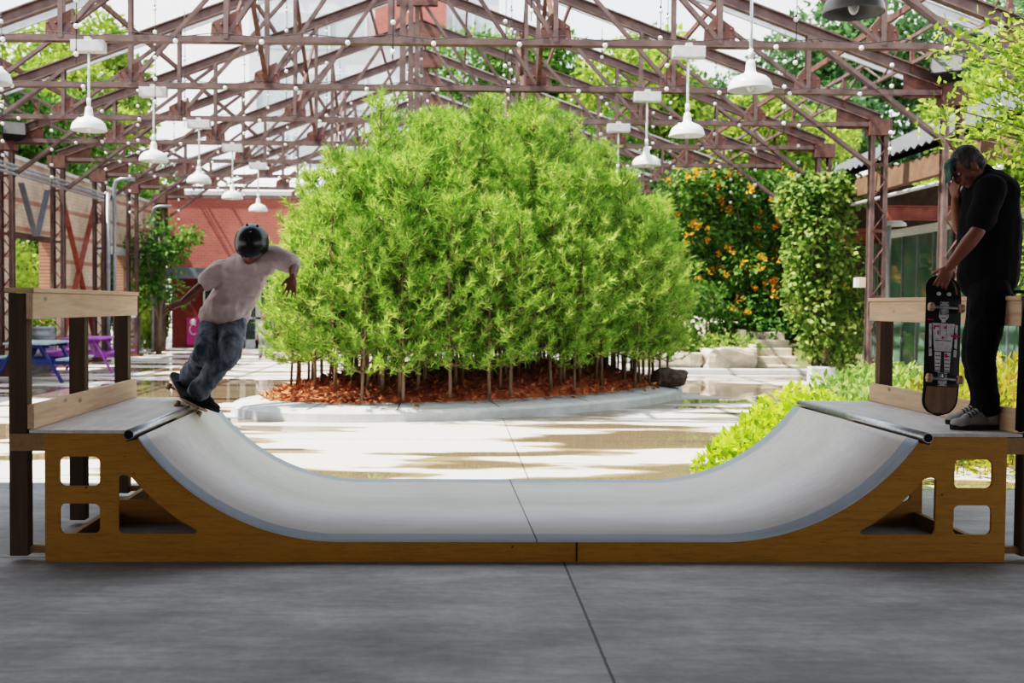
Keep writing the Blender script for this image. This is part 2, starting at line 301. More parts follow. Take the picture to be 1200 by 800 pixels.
# ------------------------------------------------------------------ mesh builder
class MB:
    def __init__(s): s.v = []; s.f = []; s.sm = []
    def add(s, vs, fs, smooth=False):
        o = len(s.v); s.v += [tuple(v) for v in vs]
        s.f += [tuple(i+o for i in f) for f in fs]; s.sm += [smooth]*len(fs); return s
    def box(s, c, size, mat=None):
        x, y, z = (q/2 for q in size)
        vs = [V((a*x, b*y, d*z)) for d in (-1, 1) for b in (-1, 1) for a in (-1, 1)]
        if mat is not None: vs = [mat @ v for v in vs]
        c = V(c)
        return s.add([v+c for v in vs], [(0, 2, 3, 1), (4, 5, 7, 6), (0, 1, 5, 4), (2, 6, 7, 3), (0, 4, 6, 2), (1, 3, 7, 5)])
    def b2(s, p, q): # box from corner to corner
        p, q = V(p), V(q); return s.box((p+q)/2, [abs(a) for a in (q-p)])
    def bar(s, p, q, w, h, upv=(0, 0, 1)):
        p, q = V(p), V(q); d = (q-p); L = d.length; d.normalize(); u = V(upv)
        if abs(d.dot(u)) > 0.99: u = V((0, 1, 0))
        x = d.cross(u).normalized(); z = x.cross(d)
        return s.box((p+q)/2, (w, L, h), Matrix((x, d, z)).transposed())
    def angle(s, p, q, w, t, upv=(0, 0, 1)):  # an L section
        p, q = V(p), V(q); d = (q-p).normalized(); u = V(upv)
        if abs(d.dot(u)) > 0.99: u = V((0, 1, 0))
        x = d.cross(u).normalized(); z = x.cross(d)
        s.bar(p, q, w, t, upv); s.bar(p+x*(w/2-t/2)+z*(w/2), q+x*(w/2-t/2)+z*(w/2), t, w, upv); return s
    def channel(s, p, q, w, h, t, upv=(0, 0, 1)):  # web with two flanges
        p, q = V(p), V(q); d = (q-p).normalized(); u = V(upv)
        if abs(d.dot(u)) > 0.99: u = V((0, 1, 0))
        x = d.cross(u).normalized(); z = x.cross(d)
        s.bar(p, q, t, h, upv)
        for k in (-1, 1): s.bar(p+z*(k*(h/2-t/2)), q+z*(k*(h/2-t/2)), w, t, upv)
        return s
    def tube(s, pts, rad, n=8, caps=True, smooth=True):
        pts = [V(p) for p in pts]
        if isinstance(rad, (int, float)): rad = [rad]*len(pts)
        vs, fs = [], []; x = None
        for i, p in enumerate(pts):
            d = (pts[min(i+1, len(pts)-1)]-pts[max(i-1, 0)])
            d = d.normalized() if d.length > 1e-9 else V((0, 0, 1))
            if x is None:
                x = d.cross(V((0, 0, 1)) if abs(d.z) < 0.9 else V((0, 1, 0))).normalized()
            x = (x-d*x.dot(d)).normalized(); y = d.cross(x)
            for k in range(n):
                a = 2*math.pi*k/n; vs.append(p+(x*math.cos(a)+y*math.sin(a))*rad[i])
        for i in range(len(pts)-1):
            for k in range(n):
                k2 = (k+1) % n; fs.append((i*n+k, i*n+k2, (i+1)*n+k2, (i+1)*n+k))
        s.add(vs, fs, smooth)
        if caps:
            o = len(s.v)-len(vs); L = (len(pts)-1)*n
            s.f += [tuple(o+k for k in range(n))[::-1], tuple(o+L+k for k in range(n))]; s.sm += [False, False]
        return s
    def lathe(s, prof, c=(0, 0, 0), n=24, mat=None):
        c = V(c); vs, fs = [], []
        for r, z in prof:
            for k in range(n):
                a = 2*math.pi*k/n; v = V((r*math.cos(a), r*math.sin(a), z))
                vs.append((mat @ v if mat is not None else v)+c)
        for i in range(len(prof)-1):
            for k in range(n):
                k2 = (k+1) % n; fs.append((i*n+k, i*n+k2, (i+1)*n+k2, (i+1)*n+k))
        return s.add(vs, fs, True)
    def ell(s, c, rad, mat=None, nu=14, nv=9):
        prof = []
        c = V(c); vs, fs = [], []
        for j in range(nv+1):
            t = math.pi*j/nv
            for k in range(nu):
                a = 2*math.pi*k/nu
                v = V((rad[0]*math.sin(t)*math.cos(a), rad[1]*math.sin(t)*math.sin(a), -rad[2]*math.cos(t)))
                vs.append((mat @ v if mat is not None else v)+c)
        # collapse poles
        for j in range(nv):
            for k in range(nu):
                k2 = (k+1) % nu; fs.append((j*nu+k, j*nu+k2, (j+1)*nu+k2, (j+1)*nu+k))
        return s.add(vs, fs, True)
    def cone(s, p, q, r0, r1, xdir=None, ratio=1.0, n=14):
        """rounded tapering limb piece; ratio squeezes the section across xdir"""
        p, q = V(p), V(q); d = q-p; L = d.length; d.normalize()
        x = V(xdir) if xdir is not None else (V((0, 0, 1)) if abs(d.z) < 0.9 else V((0, 1, 0))).cross(d)
        x = (x-d*x.dot(d)).normalized(); y = d.cross(x)
        rings = []
        for j in range(1, 5):
            t = math.pi/2*j/4; rings.append((-r0*math.cos(t)*min(1, 1), r0*math.sin(t)))
        for j in range(1, 4): rings.append((L*j/4, r0+(r1-r0)*j/4))
        for j in range(0, 4):
            t = math.pi/2*j/4; rings.append((L+r1*math.sin(t), r1*math.cos(t)))
        vs, fs = [p-d*r0], []
        for z, r in rings:
            for k in range(n):
                a = 2*math.pi*k/n; vs.append(p+d*z+x*(r*math.cos(a))+y*(r*ratio*math.sin(a)))
        vs.append(q+d*r1)
        N = len(rings)
        for k in range(n):
            k2 = (k+1) % n
            fs.append((0, 1+k2, 1+k)); fs.append((1+(N-1)*n+k, 1+(N-1)*n+k2, len(vs)-1))
            for i in range(N-1): fs.append((1+i*n+k, 1+i*n+k2, 1+(i+1)*n+k2, 1+(i+1)*n+k))
        return s.add(vs, fs, True)
    def leaf(s, p, d, nrm, L, W):
        d = V(d); sd = d.cross(V(nrm))
        if sd.length < 1e-6: sd = d.orthogonal()
        sd.normalize(); p = V(p)
        return s.add([p, p+d*(L*0.45)+sd*(W/2), p+d*L, p+d*(L*0.45)-sd*(W/2)], [(0, 1, 2, 3)])
    def mesh(s, name):
        me = bpy.data.meshes.new(name); me.from_pydata(s.v, [], s.f)
        me.polygons.foreach_set('use_smooth', s.sm); me.validate(); me.update(); return me
    def build(s, name, mat, parent=None, bevel=0.0, loc=None):
        me = s.mesh(name)
        if bevel:
            bm = bmesh.new(); bm.from_mesh(me)
            ed = [e for e in bm.edges if len(e.link_faces) == 2 and e.calc_face_angle(0) > 0.6]
            bmesh.ops.bevel(bm, geom=ed, offset=bevel, segments=2, profile=0.6, affect='EDGES', clamp_overlap=True)
            bm.to_mesh(me); bm.free()
        return link(name, me, mat, parent, loc)
def link(name, me, mat, parent=None, loc=None):
    o = bpy.data.objects.new(name, me); C.objects.link(o)
    if mat is not None and not me.materials: me.materials.append(M[mat] if isinstance(mat, str) else mat)
    if parent is not None: o.parent = parent; o.matrix_parent_inverse = parent_inv(parent)
    if loc is not None: o.location = loc
    return o
ABS = {}
def parent_inv(p):   # geometry of children is written in world space unless the root is a prototype at the origin
    return ABS.get(p.name, Matrix.Identity(4))
def tag(o, label=None, cat=None, group=None, kind=None):
    if label: o['label'] = label
    if cat: o['category'] = cat
    if group: o['group'] = group
    if kind: o['kind'] = kind
    return o
def thing(name, label, cat, loc=(0, 0, 0), rotz=0.0, group=None, world=False):
    o = bpy.data.objects.new(name, None); C.objects.link(o)
    o.location = loc; o.rotation_euler = (0, 0, rotz); o.empty_display_size = 0.1
    tag(o, label, cat, group)
    if world: ABS[o.name] = Matrix.Translation(-V(loc))
    return o
def struct(name, mb, mat, **k):
    o = mb.build(name, mat, **k); o['kind'] = 'structure'; return o
KIDS = {}
def kids(o): return [c for c in C.objects if c.parent == o]
def dup(root, loc, rotz=None, label=None, scale=None, tree=None):
    r = root.copy(); C.objects.link(r); r.location = loc
    if rotz is not None: r.rotation_euler = (0, 0, rotz)
    if scale is not None: r.scale = scale if not isinstance(scale, (int, float)) else (scale,)*3
    if label: r['label'] = label
    for ch, gs in tree:
        c = ch.copy(); C.objects.link(c); c.parent = r
        for g in gs:
            d = g.copy(); C.objects.link(d); d.parent = c
    return r
def treeof(root): return [(c, kids(c)) for c in kids(root)]
def remeshed(mb, voxel, smooth=3, wrinkle=None, sfac=0.5):
    me = mb.mesh('tmp'); o = bpy.data.objects.new('tmp', me); C.objects.link(o)
    md = o.modifiers.new('r', 'REMESH'); md.mode = 'VOXEL'; md.voxel_size = voxel; md.use_smooth_shade = True
    if smooth:
        s = o.modifiers.new('s', 'SMOOTH'); s.iterations = smooth; s.factor = sfac
    dg = bpy.context.evaluated_depsgraph_get(); dg.update()
    ev = o.evaluated_get(dg); out = bpy.data.meshes.new_from_object(ev)
    bpy.data.objects.remove(o); bpy.data.meshes.remove(me)
    if wrinkle:
        out.update()
        nr = [v.normal.copy() for v in out.vertices]
        for v, nn in zip(out.vertices, nr): v.co += nn*wrinkle(v.co)
    for p in out.polygons: p.use_smooth = True
    out.update(); return out
def ordinal(i): return ['first', 'second', 'third', 'fourth', 'fifth', 'sixth', 'seventh', 'eighth', 'ninth', 'tenth', 'eleventh', 'twelfth'][i]
def rvec(): 
    while True:
        v = V((random.uniform(-1, 1), random.uniform(-1, 1), random.uniform(-1, 1)))
        if 0.01 < v.length < 1: return v.normalized()
# ================================================================== SETTING
XC, HS, BAY, ZC, RISE = -0.816, 8.33, 2.9, 4.78, 3.07
def TY(i): return BAY*(4.72+i-1)          # truss i stands at this depth; i=1 is the first in the open
XL, XR = XC-HS, XC+HS
def topz(rx): return ZC+0.10+RISE*(1-abs(rx)/HS)

fl = MB(); fl.add([(-40, -14, 0), (40, -14, 0), (40, 70, 0), (-40, 70, 0)], [(0, 1, 2, 3)])
struct('floor', fl, 'floor')
# roof of the covered hall the camera stands in, widened to cut frontal light
c = MB(); c.b2((XC-17, -14, 5.62), (XC+17, 8.35, 5.87)); struct('ceiling', c, 'roofgrey')
w = MB(); w.box((XC, -14.1, 2.8), (24, 0.2, 5.6)); struct('wall_back_added', w, 'shadewall')  # unseen wall added to keep light off the ramp front

# left brick wall with open bays
WX, WT, WZ = -9.62, 0.24, 4.62
w = MB()
def wseg(y0, y1, z0, z1): w.b2((WX-WT, y0, z0), (WX, y1, z1))
wseg(13.0, 17.8, 0, WZ); wseg(17.8, 20.0, 2.95, WZ)
wseg(20.0, 23.75, 0, WZ); wseg(23.75, 26.03, 2.98, WZ)
wseg(26.03, 29.75, 0, WZ); wseg(29.75, 31.8, 2.9, WZ); wseg(31.8, 32.75, 0, WZ); wseg(32.75, 34.95, 2.9, WZ)
wl = struct('wall_left', w, 'brick_left')
p = MB(); p.b2((WX-WT, 26.0, 0), (WX+0.01, 26.06, 2.98))
p.build('brick_pier', 'brick_pier', wl); p = MB(); p.b2((WX-WT, 31.77, 0), (WX+0.01, 31.83, 2.9)); p.build('brick_pier', 'brick_pier', wl)
cp = MB(); cp.b2((WX-WT-0.05, 13.0, WZ), (WX+0.06, 34.95, WZ+0.08)); cp.build('coping_course', 'kerb', wl)
lt = MB()
lt.b2((WX-0.02, 23.6, 2.9), (WX+0.02, 26.1, 3.04)); lt.build('lintel', 'darkwood', wl); lt = MB(); lt.b2((WX-0.02, 29.5, 2.86), (WX+0.03, 34.9, 3.08)); lt.build('lintel', 'kerb', wl)
g = MB()  # a scrawl of spray paint
def scr(pts): g.tube([(WX+0.012, 29.5+a*0.62, 3.62+b*0.30) for a, b in pts], 0.016, 5)
scr([(0, 0), (0, 1), (0.35, 0.8), (0.38, 0.2), (0, 0)]); scr([(0.95, 0.85), (0.7, 1), (0.55, 0.5), (0.7, 0), (0.95, 0.15), (0.95, 0.45), (0.75, 0.45)])
scr([(-0.5, 0.2), (-0.3, 0.9), (-0.15, 0.3)]); scr([(-0.55, 0.35), (-0.15, 0.55)])
g.build('graffiti_scrawl', 'graffiti', wl)

# ------------------------------------------------------------------ roof trusses
PN = [2.04, 4.08, 6.12]
def make_truss():
    t = thing('roof_truss', '', 'truss')
    for s in (-1, 1):
        m = MB(); m.channel((s*HS, 0, ZC+0.10), (0, 0, ZC+0.10+RISE), 0.12, 0.185, 0.022, (0, 1, 0) if False else (0, 0, 1)); m.build('top_chord', 'rust', t)
    m = MB(); m.bar((-HS, -0.045, ZC), (HS, -0.045, ZC), 0.018, 0.075); m.bar((-HS, 0.045, ZC), (HS, 0.045, ZC), 0.018, 0.075)
    m.bar((-HS, 0, ZC-0.036), (HS, 0, ZC-0.036), 0.15, 0.012); m.build('bottom_chord', 'rust', t)
    m = MB(); m.angle((0, 0, ZC), (0, 0, topz(0)), 0.09, 0.014, (0, 1, 0)); m.build('king_post', 'rust', t)
    m = MB(); m.lathe([(0.0, 0), (0.36, 0), (0.36, 0.03), (0.0, 0.03)], (0, 0, 0), 16, Matrix.Rotation(R(90), 3, 'X'))
    m2 = MB()
    pts = [(-0.42, -0.30), (0.42, -0.30), (0.42, -0.1), (0.2, 0.06), (0, 0.1), (-0.2, 0.06), (-0.42, -0.1)]
    for y in (-0.055, 0.055):
        o0 = len(m2.v); m2.add([(x, y-0.006, topz(0)+z-0.08) for x, z in pts]+[(x, y+0.006, topz(0)+z-0.08) for x, z in pts],
            [tuple(range(7)), tuple(range(13, 6, -1))]+[(k, k+7, (k+1) % 7+7, (k+1) % 7) for k in range(7)])
    m2.build('ridge_plate', 'rust_dark', t)
    for s in (-1, 1):
        for i, x in enumerate(PN):
            m = MB()
            for y in (-0.05, 0.05): m.bar((s*x, y, ZC), (s*x, y, topz(x)-0.08), 0.060, 0.018, (0, 1, 0))
            m.build('web_post', 'rust', t)
            inner = 0 if i == 0 else PN[i-1]
            m = MB()
            for y in (-0.03, 0.03): m.bar((s*x, y, ZC+0.03), (s*inner, y, topz(inner)-0.12), 0.055, 0.014, (0, 1, 0))
            m.build('web_diagonal', 'rust', t)
            m = MB(); q = 0.20
            pl = [(s*x-q, ZC-0.05), (s*x+q, ZC-0.05), (s*x+q*0.9, ZC+0.2), (s*(x-0.1)+0.05, ZC+0.36), (s*x-q*0.9, ZC+0.2)]
            m.add([(a, -0.035, b) for a, b in pl]+[(a, 0.035, b) for a, b in pl], [tuple(range(5)), tuple(range(9, 4, -1))]+[(k, k+5, (k+1) % 5+5, (k+1) % 5) for k in range(5)])
            for rx in range(4): # rivets
                for rz in range(2): m.ell((s*x-0.16+0.1*rx, -0.04, ZC+0.04+0.14*rz), (0.016, 0.012, 0.016), None, 6, 4)
            m.build('gusset_plate', 'rust_dark', t)
        m = MB()
        for y in (-0.06, 0.06): m.bar((s*6.12, y, topz(6.12)-0.1), (s*(HS-0.05), y, ZC-0.78), 0.06, 0.016, (0, 1, 0))
        m.build('knee_brace', 'rust', t)
        m = MB(); pl = [(s*HS, ZC-0.08), (s*(HS-0.75), ZC-0.08), (s*(HS-0.75), ZC+0.28), (s*HS, ZC+0.12)]
        m.add([(a, -0.03, b) for a, b in pl]+[(a, 0.03, b) for a, b in pl], [(0, 1, 2, 3), (7, 6, 5, 4)]+[(k, k+4, (k+1) % 4+4, (k+1) % 4) for k in range(4)])
        m.build('heel_plate', 'rust_dark', t)
    return t
tr0 = make_truss(); trt = treeof(tr0)
NT = 9
for i in range(NT):
    lab = 'rusty steel roof truss, %s from the front, spanning the open courtyard' % ordinal(i)
    if i == 0: tr0.location = (XC, TY(1), 0); tr0['label'] = 'nearest rusty steel roof truss, cut off by the top of the picture'; tr0['group'] = 'steel roof trusses'
    else: dup(tr0, (XC, TY(1+i), 0), label=lab, tree=trt)

# pale rafters between the trusses
def make_rafter():
    t = thing('roof_rafter', '', 'rafter', group='pale roof rafters')
    for s in (-1, 1):
        m = MB(); m.channel((s*(HS+0.1), 0, ZC+0.42), (0, 0, ZC+0.42+RISE), 0.05, 0.15, 0.02); m.build('rafter_leg', 'galv', t)
    m = MB(); m.box((0, 0, ZC+0.42+RISE-0.05), (0.3, 0.03, 0.2)); m.build('ridge_plate', 'galv', t)
    return t
rf0 = make_rafter(); rft = treeof(rf0)
for i in range(8):
    lab = 'pale grey pair of rafters in the %s gap between trusses from the front' % ordinal(i)
    if i == 0: rf0.location = (XC, TY(1)+1.3, 0); rf0['label'] = lab
    else: dup(rf0, (XC, TY(1+i)+1.3, 0), label=lab, tree=rft)

# purlins along the building
Y0, Y1 = TY(1)-0.1, TY(NT)+0.1
sides = {-1: 'left', 1: 'right'}
for s in (-1, 1):
    for k, rx in enumerate([1.02, 2.9, 4.9, 6.9]):
        m = MB(); z = topz(rx)+0.17
        m.bar((XC+s*rx, Y0, z), (XC+s*rx, Y1, z), 0.045, 0.09)
        o = m.build('purlin', 'rust_dark')
        tag(o, 'thin dark steel purlin along the %s roof slope, %s down from the ridge' % (sides[s], ordinal(k)), 'purlin', 'steel purlins')
m = MB(); m.bar((XC, Y0, topz(0)+0.16), (XC, Y1, topz(0)+0.16), 0.06, 0.09)
tag(m.build('ridge_beam', 'rust_dark'), 'dark steel ridge beam running along the top of the trusses', 'beam')
# longitudinal lattice girder over the right eaves, and tie rods between king posts
for s in (1, -1):
    gx = XC+s*7.7
    t = thing('lattice_girder', 'slim rusty lattice girder running along the %s eaves' % sides[s], 'girder', (gx, Y0, ZC), world=True, group='eaves girders')
    za, zb = ZC+0.44, ZC+0.84
    for z in (za, zb):
        m = MB(); m.bar((gx, Y0, z), (gx, Y1, z), 0.05, 0.05); m.build('girder_chord', 'rust', t)
    m = MB(); n = 28; dy = (Y1-Y0)/n
    for k in range(n):
        a, b = (za, zb) if k % 2 else (zb, za)
        m.bar((gx, Y0+k*dy, a), (gx, Y0+(k+1)*dy, b), 0.03, 0.02)
    m.build('lacing', 'rust', t)
    for i in range(NT):
        m = MB(); m.bar((gx, TY(1+i), ZC+0.3), (gx, TY(1+i), zb), 0.06, 0.06, (0, 1, 0)); m.build('girder_stub', 'rust_dark', t)
k = 0
for i in range(1, NT, 2):
    for x in (-2.04, 2.04):
        m = MB(); y0, y1 = TY(i), TY(i+1)
        m.angle((XC+x, y0, ZC), (XC+x, y1, topz(x)-0.2), 0.06, 0.012); m.angle((XC+x, y0, topz(x)-0.2), (XC+x, y1, ZC), 0.06, 0.012)
        o = m.build('sway_brace', 'rust_dark')
        tag(o, 'rusty crossed sway bracing between trusses %s of the centre, %s pair from the front' % ('left' if x < 0 else 'right', ordinal(k)), 'brace', 'sway braces')
    k += 1

# ------------------------------------------------------------------ lattice columns
def make_column(h=ZC-0.08):
    t = thing('lattice_column', '', 'column', group='lattice columns')
    for s in (-1, 1):
        m = MB(); m.channel((s*0.115, 0, 0), (s*0.115, 0, h+0.15), 0.075, 0.16, 0.012, (0, 1, 0)); m.build('column_post', 'rust', t)
    m = MB(); n = 15; z0 = 0.25; dz = (h-0.3)/n
    for k in range(n):
        a, b = (-0.11, 0.11) if k % 2 else (0.11, -0.11)
        for y in (-0.07,): m.bar((a, y, z0+k*dz), (b, y, z0+(k+1)*dz), 0.012, 0.045, (0, 1, 0))
        if k % 4 == 1: m.bar((-0.11, -0.07, z0+k*dz), (0.11, -0.07, z0+k*dz), 0.012, 0.06, (0, 0, 1))
    m.build('lacing_bars', 'rust_dark', t)
    m = MB(); m.box((0, 0, 0.015), (0.5, 0.36, 0.03)); m.box((0, -0.09, 0.15), (0.32, 0.014, 0.3)); m.build('base_plate', 'rust_dark', t)
    m = MB(); m.box((0, 0, h+0.02), (0.4, 0.24, 0.28)); m.build('cap_plate', 'rust_dark', t)
    return t
col0 = make_column(); colt = treeof(col0)
first = True
for i in range(4, 9):
    lab = 'rusty lattice steel column against the left brick wall, %s from the left edge of the picture' % ordinal(i-4)
    if first: col0.location = (XL, TY(i), 0); col0['label'] = lab; first = False
    else: dup(col0, (XL, TY(i), 0), label=lab, tree=colt)
rl = {2: 'rusty lattice column directly left of the man\'s head', 3: 'tall rusty lattice column between the vines and the shed with glass wall',
      4: 'rusty lattice column wrapped in pale climbing vine right of the stone steps', 8: 'dark lattice column in the shade beside the pine thicket'}
for i in (2, 3, 4, 8): dup(col0, (XR, TY(i), 0), label=rl[i], tree=colt)
for x_, i, lab in ((XL, 3, 'lattice column under the left end of the third truss from the front'), (XL, 2, 'lattice column under the left end of the second truss from the front'), (XR, 1, 'lattice column under the right end of the nearest truss')): dup(col0, (x_, TY(i), 0), label=lab, tree=colt)
m = MB(); m.box((XR-0.05, TY(4)-0.25, 0.16), (0.5, 0.3, 0.32)); tag(m.build('concrete_plinth', 'kerb', bevel=0.03), 'low concrete plinth at the foot of the vine-wrapped column', 'plinth')

# rust braces on the left wall
def brace(name, lab, segs, mat):
    m = MB()
    for (y0, z0), (y1, z1) in segs: m.bar((WX+0.16, y0, z0), (WX+0.16, y1, z1), 0.03, 0.13, (1, 0, 0))
    tag(m.build(name, mat), lab, 'brace', 'wall braces')
brace('wall_brace', 'dark V-shaped steel brace hanging above the first wall opening', [((23.95, 4.1), (24.75, 3.0)), ((25.5, 4.1), (24.85, 3.0))], 'canopy')
brace('wall_brace', 'rust-red crossed steel brace on the brick wall between the second and third columns', [((26.3, 4.2), (28.9, 0.4)), ((28.9, 4.2), (26.3, 0.4))], 'rust_red')
# conduits
t = thing('conduit_run', 'grey electrical conduits running along the left wall below the eaves', 'conduit', (WX, 19.5, 4.1), world=True)
for dz in (0, 0.09, 0.17):
    m = MB(); m.tube([(XL+0.2, 19.6, 4.10+dz), (XL+0.2, 27.9, 4.10+dz)], 0.03, 8); m.build('pipe', 'conduit', t)
m = MB(); m.tube([(XL+0.42, 28.1, 0.1), (XL+0.42, 28.1, 4.45), (XL+0.46, 28.1, 4.6), (XL+0.6, 28.1, 4.66), (XL+0.95, 28.1, 4.66)], 0.05, 8); m.tube([(XL+0.28, 28.05, 0.1), (XL+0.28, 28.05, 4.3)], 0.06, 8); m.build('riser', 'conduit', t)
t = thing('conduit_riser', 'grey conduit bent over the top of the farthest left column', 'conduit', (XL, 33.9, 0), world=True)
m = MB(); m.tube([(XL-0.2, 33.85, 0.1), (XL-0.2, 33.85, 4.3), (XL-0.14, 33.85, 4.42), (XL, 33.85, 4.48), (XL+0.4, 33.85, 4.48)], 0.045, 8); m.build('pipe', 'conduit', t)
m = MB(); m.box((XL-0.2, 33.78, 4.0), (0.16, 0.08, 0.2)); m.build('clamp_box', 'conduit', t)
# loudspeakers / floodlight cases
def case(lab, loc, rz, rx, s):
    t = thing('loudspeaker', lab, 'speaker', loc, rz, 'loudspeakers')
    Rm = Matrix.Rotation(rx, 3, 'X')
    m = MB(); vs = []
    for y, k in ((-0.5, 1.0), (0.5, 0.72)):
        for a, b in ((-1, -1), (1, -1), (1, 1), (-1, 1)): vs.append(Rm @ V((a*0.5*s*1.3*k, y*s, b*0.42*s*k)))
    m.add(vs, [(0, 1, 2, 3), (7, 6, 5, 4), (0, 4, 5, 1), (1, 5, 6, 2), (2, 6, 7, 3), (3, 7, 4, 0)]); m.build('cabinet', 'black', t, bevel=0.02)
    m = MB(); vs = [Rm @ V((a*0.58*s, -0.512*s, b*0.36*s)) for a, b in ((-1, -1), (1, -1), (1, 1), (-1, 1))]; m.add(vs, [(0, 1, 2, 3)]); m.build('grille', 'roofgrey', t)
    m = MB(); m.tube([(-0.7*s, 0, 0), (-0.7*s, 0, 0.5*s), (0.7*s, 0, 0.5*s), (0.7*s, 0, 0)], 0.02, 6); m.build('bracket', 'rust_dark', t)
case('black loudspeaker mounted on top of the leftmost lattice column', at(15, 155, 22.2), R(30), R(-20), 0.36)
case('black loudspeaker high under the right eaves above the man', at(1112, 82, 16.3), R(-35), R(-20), 0.36)

# ------------------------------------------------------------------ pendant lamps
def make_lamp():
    t = thing('pendant_lamp', '', 'lamp', group='pendant lamps')
    # z=0 is the rim of the shade
    m = MB(); m.lathe([(0.212, 0.0), (0.218, 0.004), (0.214, 0.016), (0.210, 0.05), (0.190, 0.095), (0.152, 0.130), (0.105, 0.152), (0.068, 0.166), (0.052, 0.185), (0.047, 0.24), (0.040, 0.285), (0.02, 0.30), (0.0, 0.30)], (0, 0, 0), 28)
    m.lathe([(0.0, 0.155), (0.06, 0.155), (0.10, 0.144), (0.146, 0.124), (0.183, 0.09), (0.202, 0.048), (0.208, 0.003)], (0, 0, 0), 28)
    sh = m.build('lamp_shade', 'enamel', t)
    m = MB(); m.ell((0, 0, 0.06), (0.04, 0.04, 0.07)); m.build('light_bulb', 'bulb', t)
    m = MB(); m.tube([(0, 0, 0.30), (0, 0, ZC-3.63-0.13)], 0.016, 8); m.build('stem', 'enamel', t)
    m = MB(); m.tube([(0, 0, 0.30), (0, 0, 0.40)], 0.026, 8); m.build('socket_cap', 'enamel', t)
    m = MB(); m.box((0, 0, ZC-3.63-0.12), (0.40, 0.16, 0.14)); m.build('junction_box', 'boxwhite', t, bevel=0.008)
    m = MB(); m.box((0, 0, ZC-3.63-0.04), (0.07, 0.14, 0.06)); m.build('hanger', 'boxwhite', t)
    return t
lamp0 = make_lamp(); lampt = treeof(lamp0)
first = True
LZ = 3.63
def put_lamp(x, y, lab, z=LZ):
    global first
    if first: lamp0.location = (x, y, z); lamp0['label'] = lab; first = False
    else: return dup(lamp0, (x, y, z), label=lab, tree=lampt)
for i in range(0, 6):
    put_lamp(XC-3.72, TY(i)-0.08, 'white pendant lamp in the left row, %s' % (['cut by the left edge of the picture', 'second from the left edge of the picture', 'third from the left edge', 'fourth from the left edge', 'fifth from the left edge', 'smallest, just above the skater\'s helmet'][i]))
big = put_lamp(XC+3.66, TY(-1), 'large shade-darkened pendant lamp at the top of the picture, nearest of all')
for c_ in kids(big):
    if c_.name.startswith('lamp_shade'): c_.data = c_.data.copy(); c_.data.materials[0] = M['enamel_shade']
for i in range(0, 4):
    put_lamp(XC+3.68, TY(i)-0.08, 'white pendant lamp in the right row, %s' % (['nearest of the sunlit ones', 'second of the sunlit ones', 'third of the sunlit ones', 'its shade sunk in the thicket'][i]))
# ------------------------------------------------------------------ strands of bulbs
def bulb_mesh():
    b = MB(); b.ell((0, 0, 0), (0.031, 0.031, 0.032), None, 10, 7); nb = len(b.f); b.tube([(0, 0, 0.022), (0, 0, 0.062)], 0.013, 6)
    me = b.mesh('bulb'); me.materials.append(M['bulb']); me.materials.append(M['black'])
    for i, p_ in enumerate(me.polygons): p_.material_index = 0 if i < nb else 1
    return me
def make_strand(n, L, seed):
    rnd = random.Random(seed)
    t = thing('string_light', 'hanging strand of small white globe bulbs on the steel trusses', 'string light', group='bulb strands')
    m = MB(); m.tube([(0, 0, 0), (0.01, 0, -L/2), (0, 0, -L)], 0.0055, 4); m.build('cord', 'wire', t)
    me = None
    for k in range(n):
        z = -L*(k+0.6)/n + rnd.uniform(-0.04, 0.04)
        if me is None:
            me = bulb_mesh()
        o = bpy.data.objects.new('bulb', me); C.objects.link(o); o.parent = t; o.location = (0, 0, z)
    return t
protos = [make_strand(6, 2.0, 1), make_strand(5, 1.5, 2), make_strand(7, 2.5, 3)]
ptree = [treeof(p) for p in protos]; used = [False]*3
rnd = random.Random(11)
for i in range(1, 8):
    for k in range(9):
        rx = -7.2+k*1.8+rnd.uniform(-0.35, 0.35)
        j = 1 if abs(rx) > 5 else rnd.choice([0, 0, 2]) if abs(rx) < 3.5 else 0
        loc = (XC+rx, TY(i)-0.25+rnd.uniform(-0.5, 0.5), min(topz(rx)+0.05, 7.2) - rnd.uniform(0, 0.3))
        if not used[j]: protos[j].location = loc; used[j] = True
        else: dup(protos[j], loc, tree=ptree[j])
# bulbs strung along the bottom chords
for i in range(1, 7):
    y = TY(i)-0.12
    t = thing('string_light', 'bulb string looped along the bottom chord of the %s truss from the front' % ordinal(i-1), 'string light', (XC, y, ZC), group='bulb strings on chords')
    m = MB(); pts = []
    N = 14
    for k in range(N*2+1):
        x = -7.4+14.8*k/(2*N); pts.append((x, 0, 0.06 if k % 2 == 0 else 0.0))
    m.tube(pts, 0.006, 4); m.build('cord', 'wire', t)
    me = None
    for k in range(N):
        if me is None:
            me = bulb_mesh()
        o = bpy.data.objects.new('bulb', me); C.objects.link(o); o.parent = t; o.location = (-7.4+14.8*(2*k+1)/(2*N), 0, -0.05)
# ================================================================== SKATE RAMP
L, W, H, RAD = 5.70, 2.22, 0.755, 1.45
CX = 0.49                       # coping centre from each end
FX = 1.72                       # where the flat begins
HB = 0.135                      # height of the flat
RROT = R(1.25)
rp = thing('skate_ramp', 'yellow plywood half-pipe skate ramp with pale riding surface and timber guard rails', 'skate ramp', (-2.3852, 6.363, 0), RROT)
def prof():
    a1 = math.acos(1-(0.60)/RAD); pts = []
    for k in range(25):
        a = a1*(1-k/24); pts.append((FX-RAD*math.sin(a), HB+RAD*(1-math.cos(a))))
    return pts
PRL = prof(); X0, Z0 = PRL[0]
PR = PRL + [(L-x, z) for x, z in PRL[::-1]]
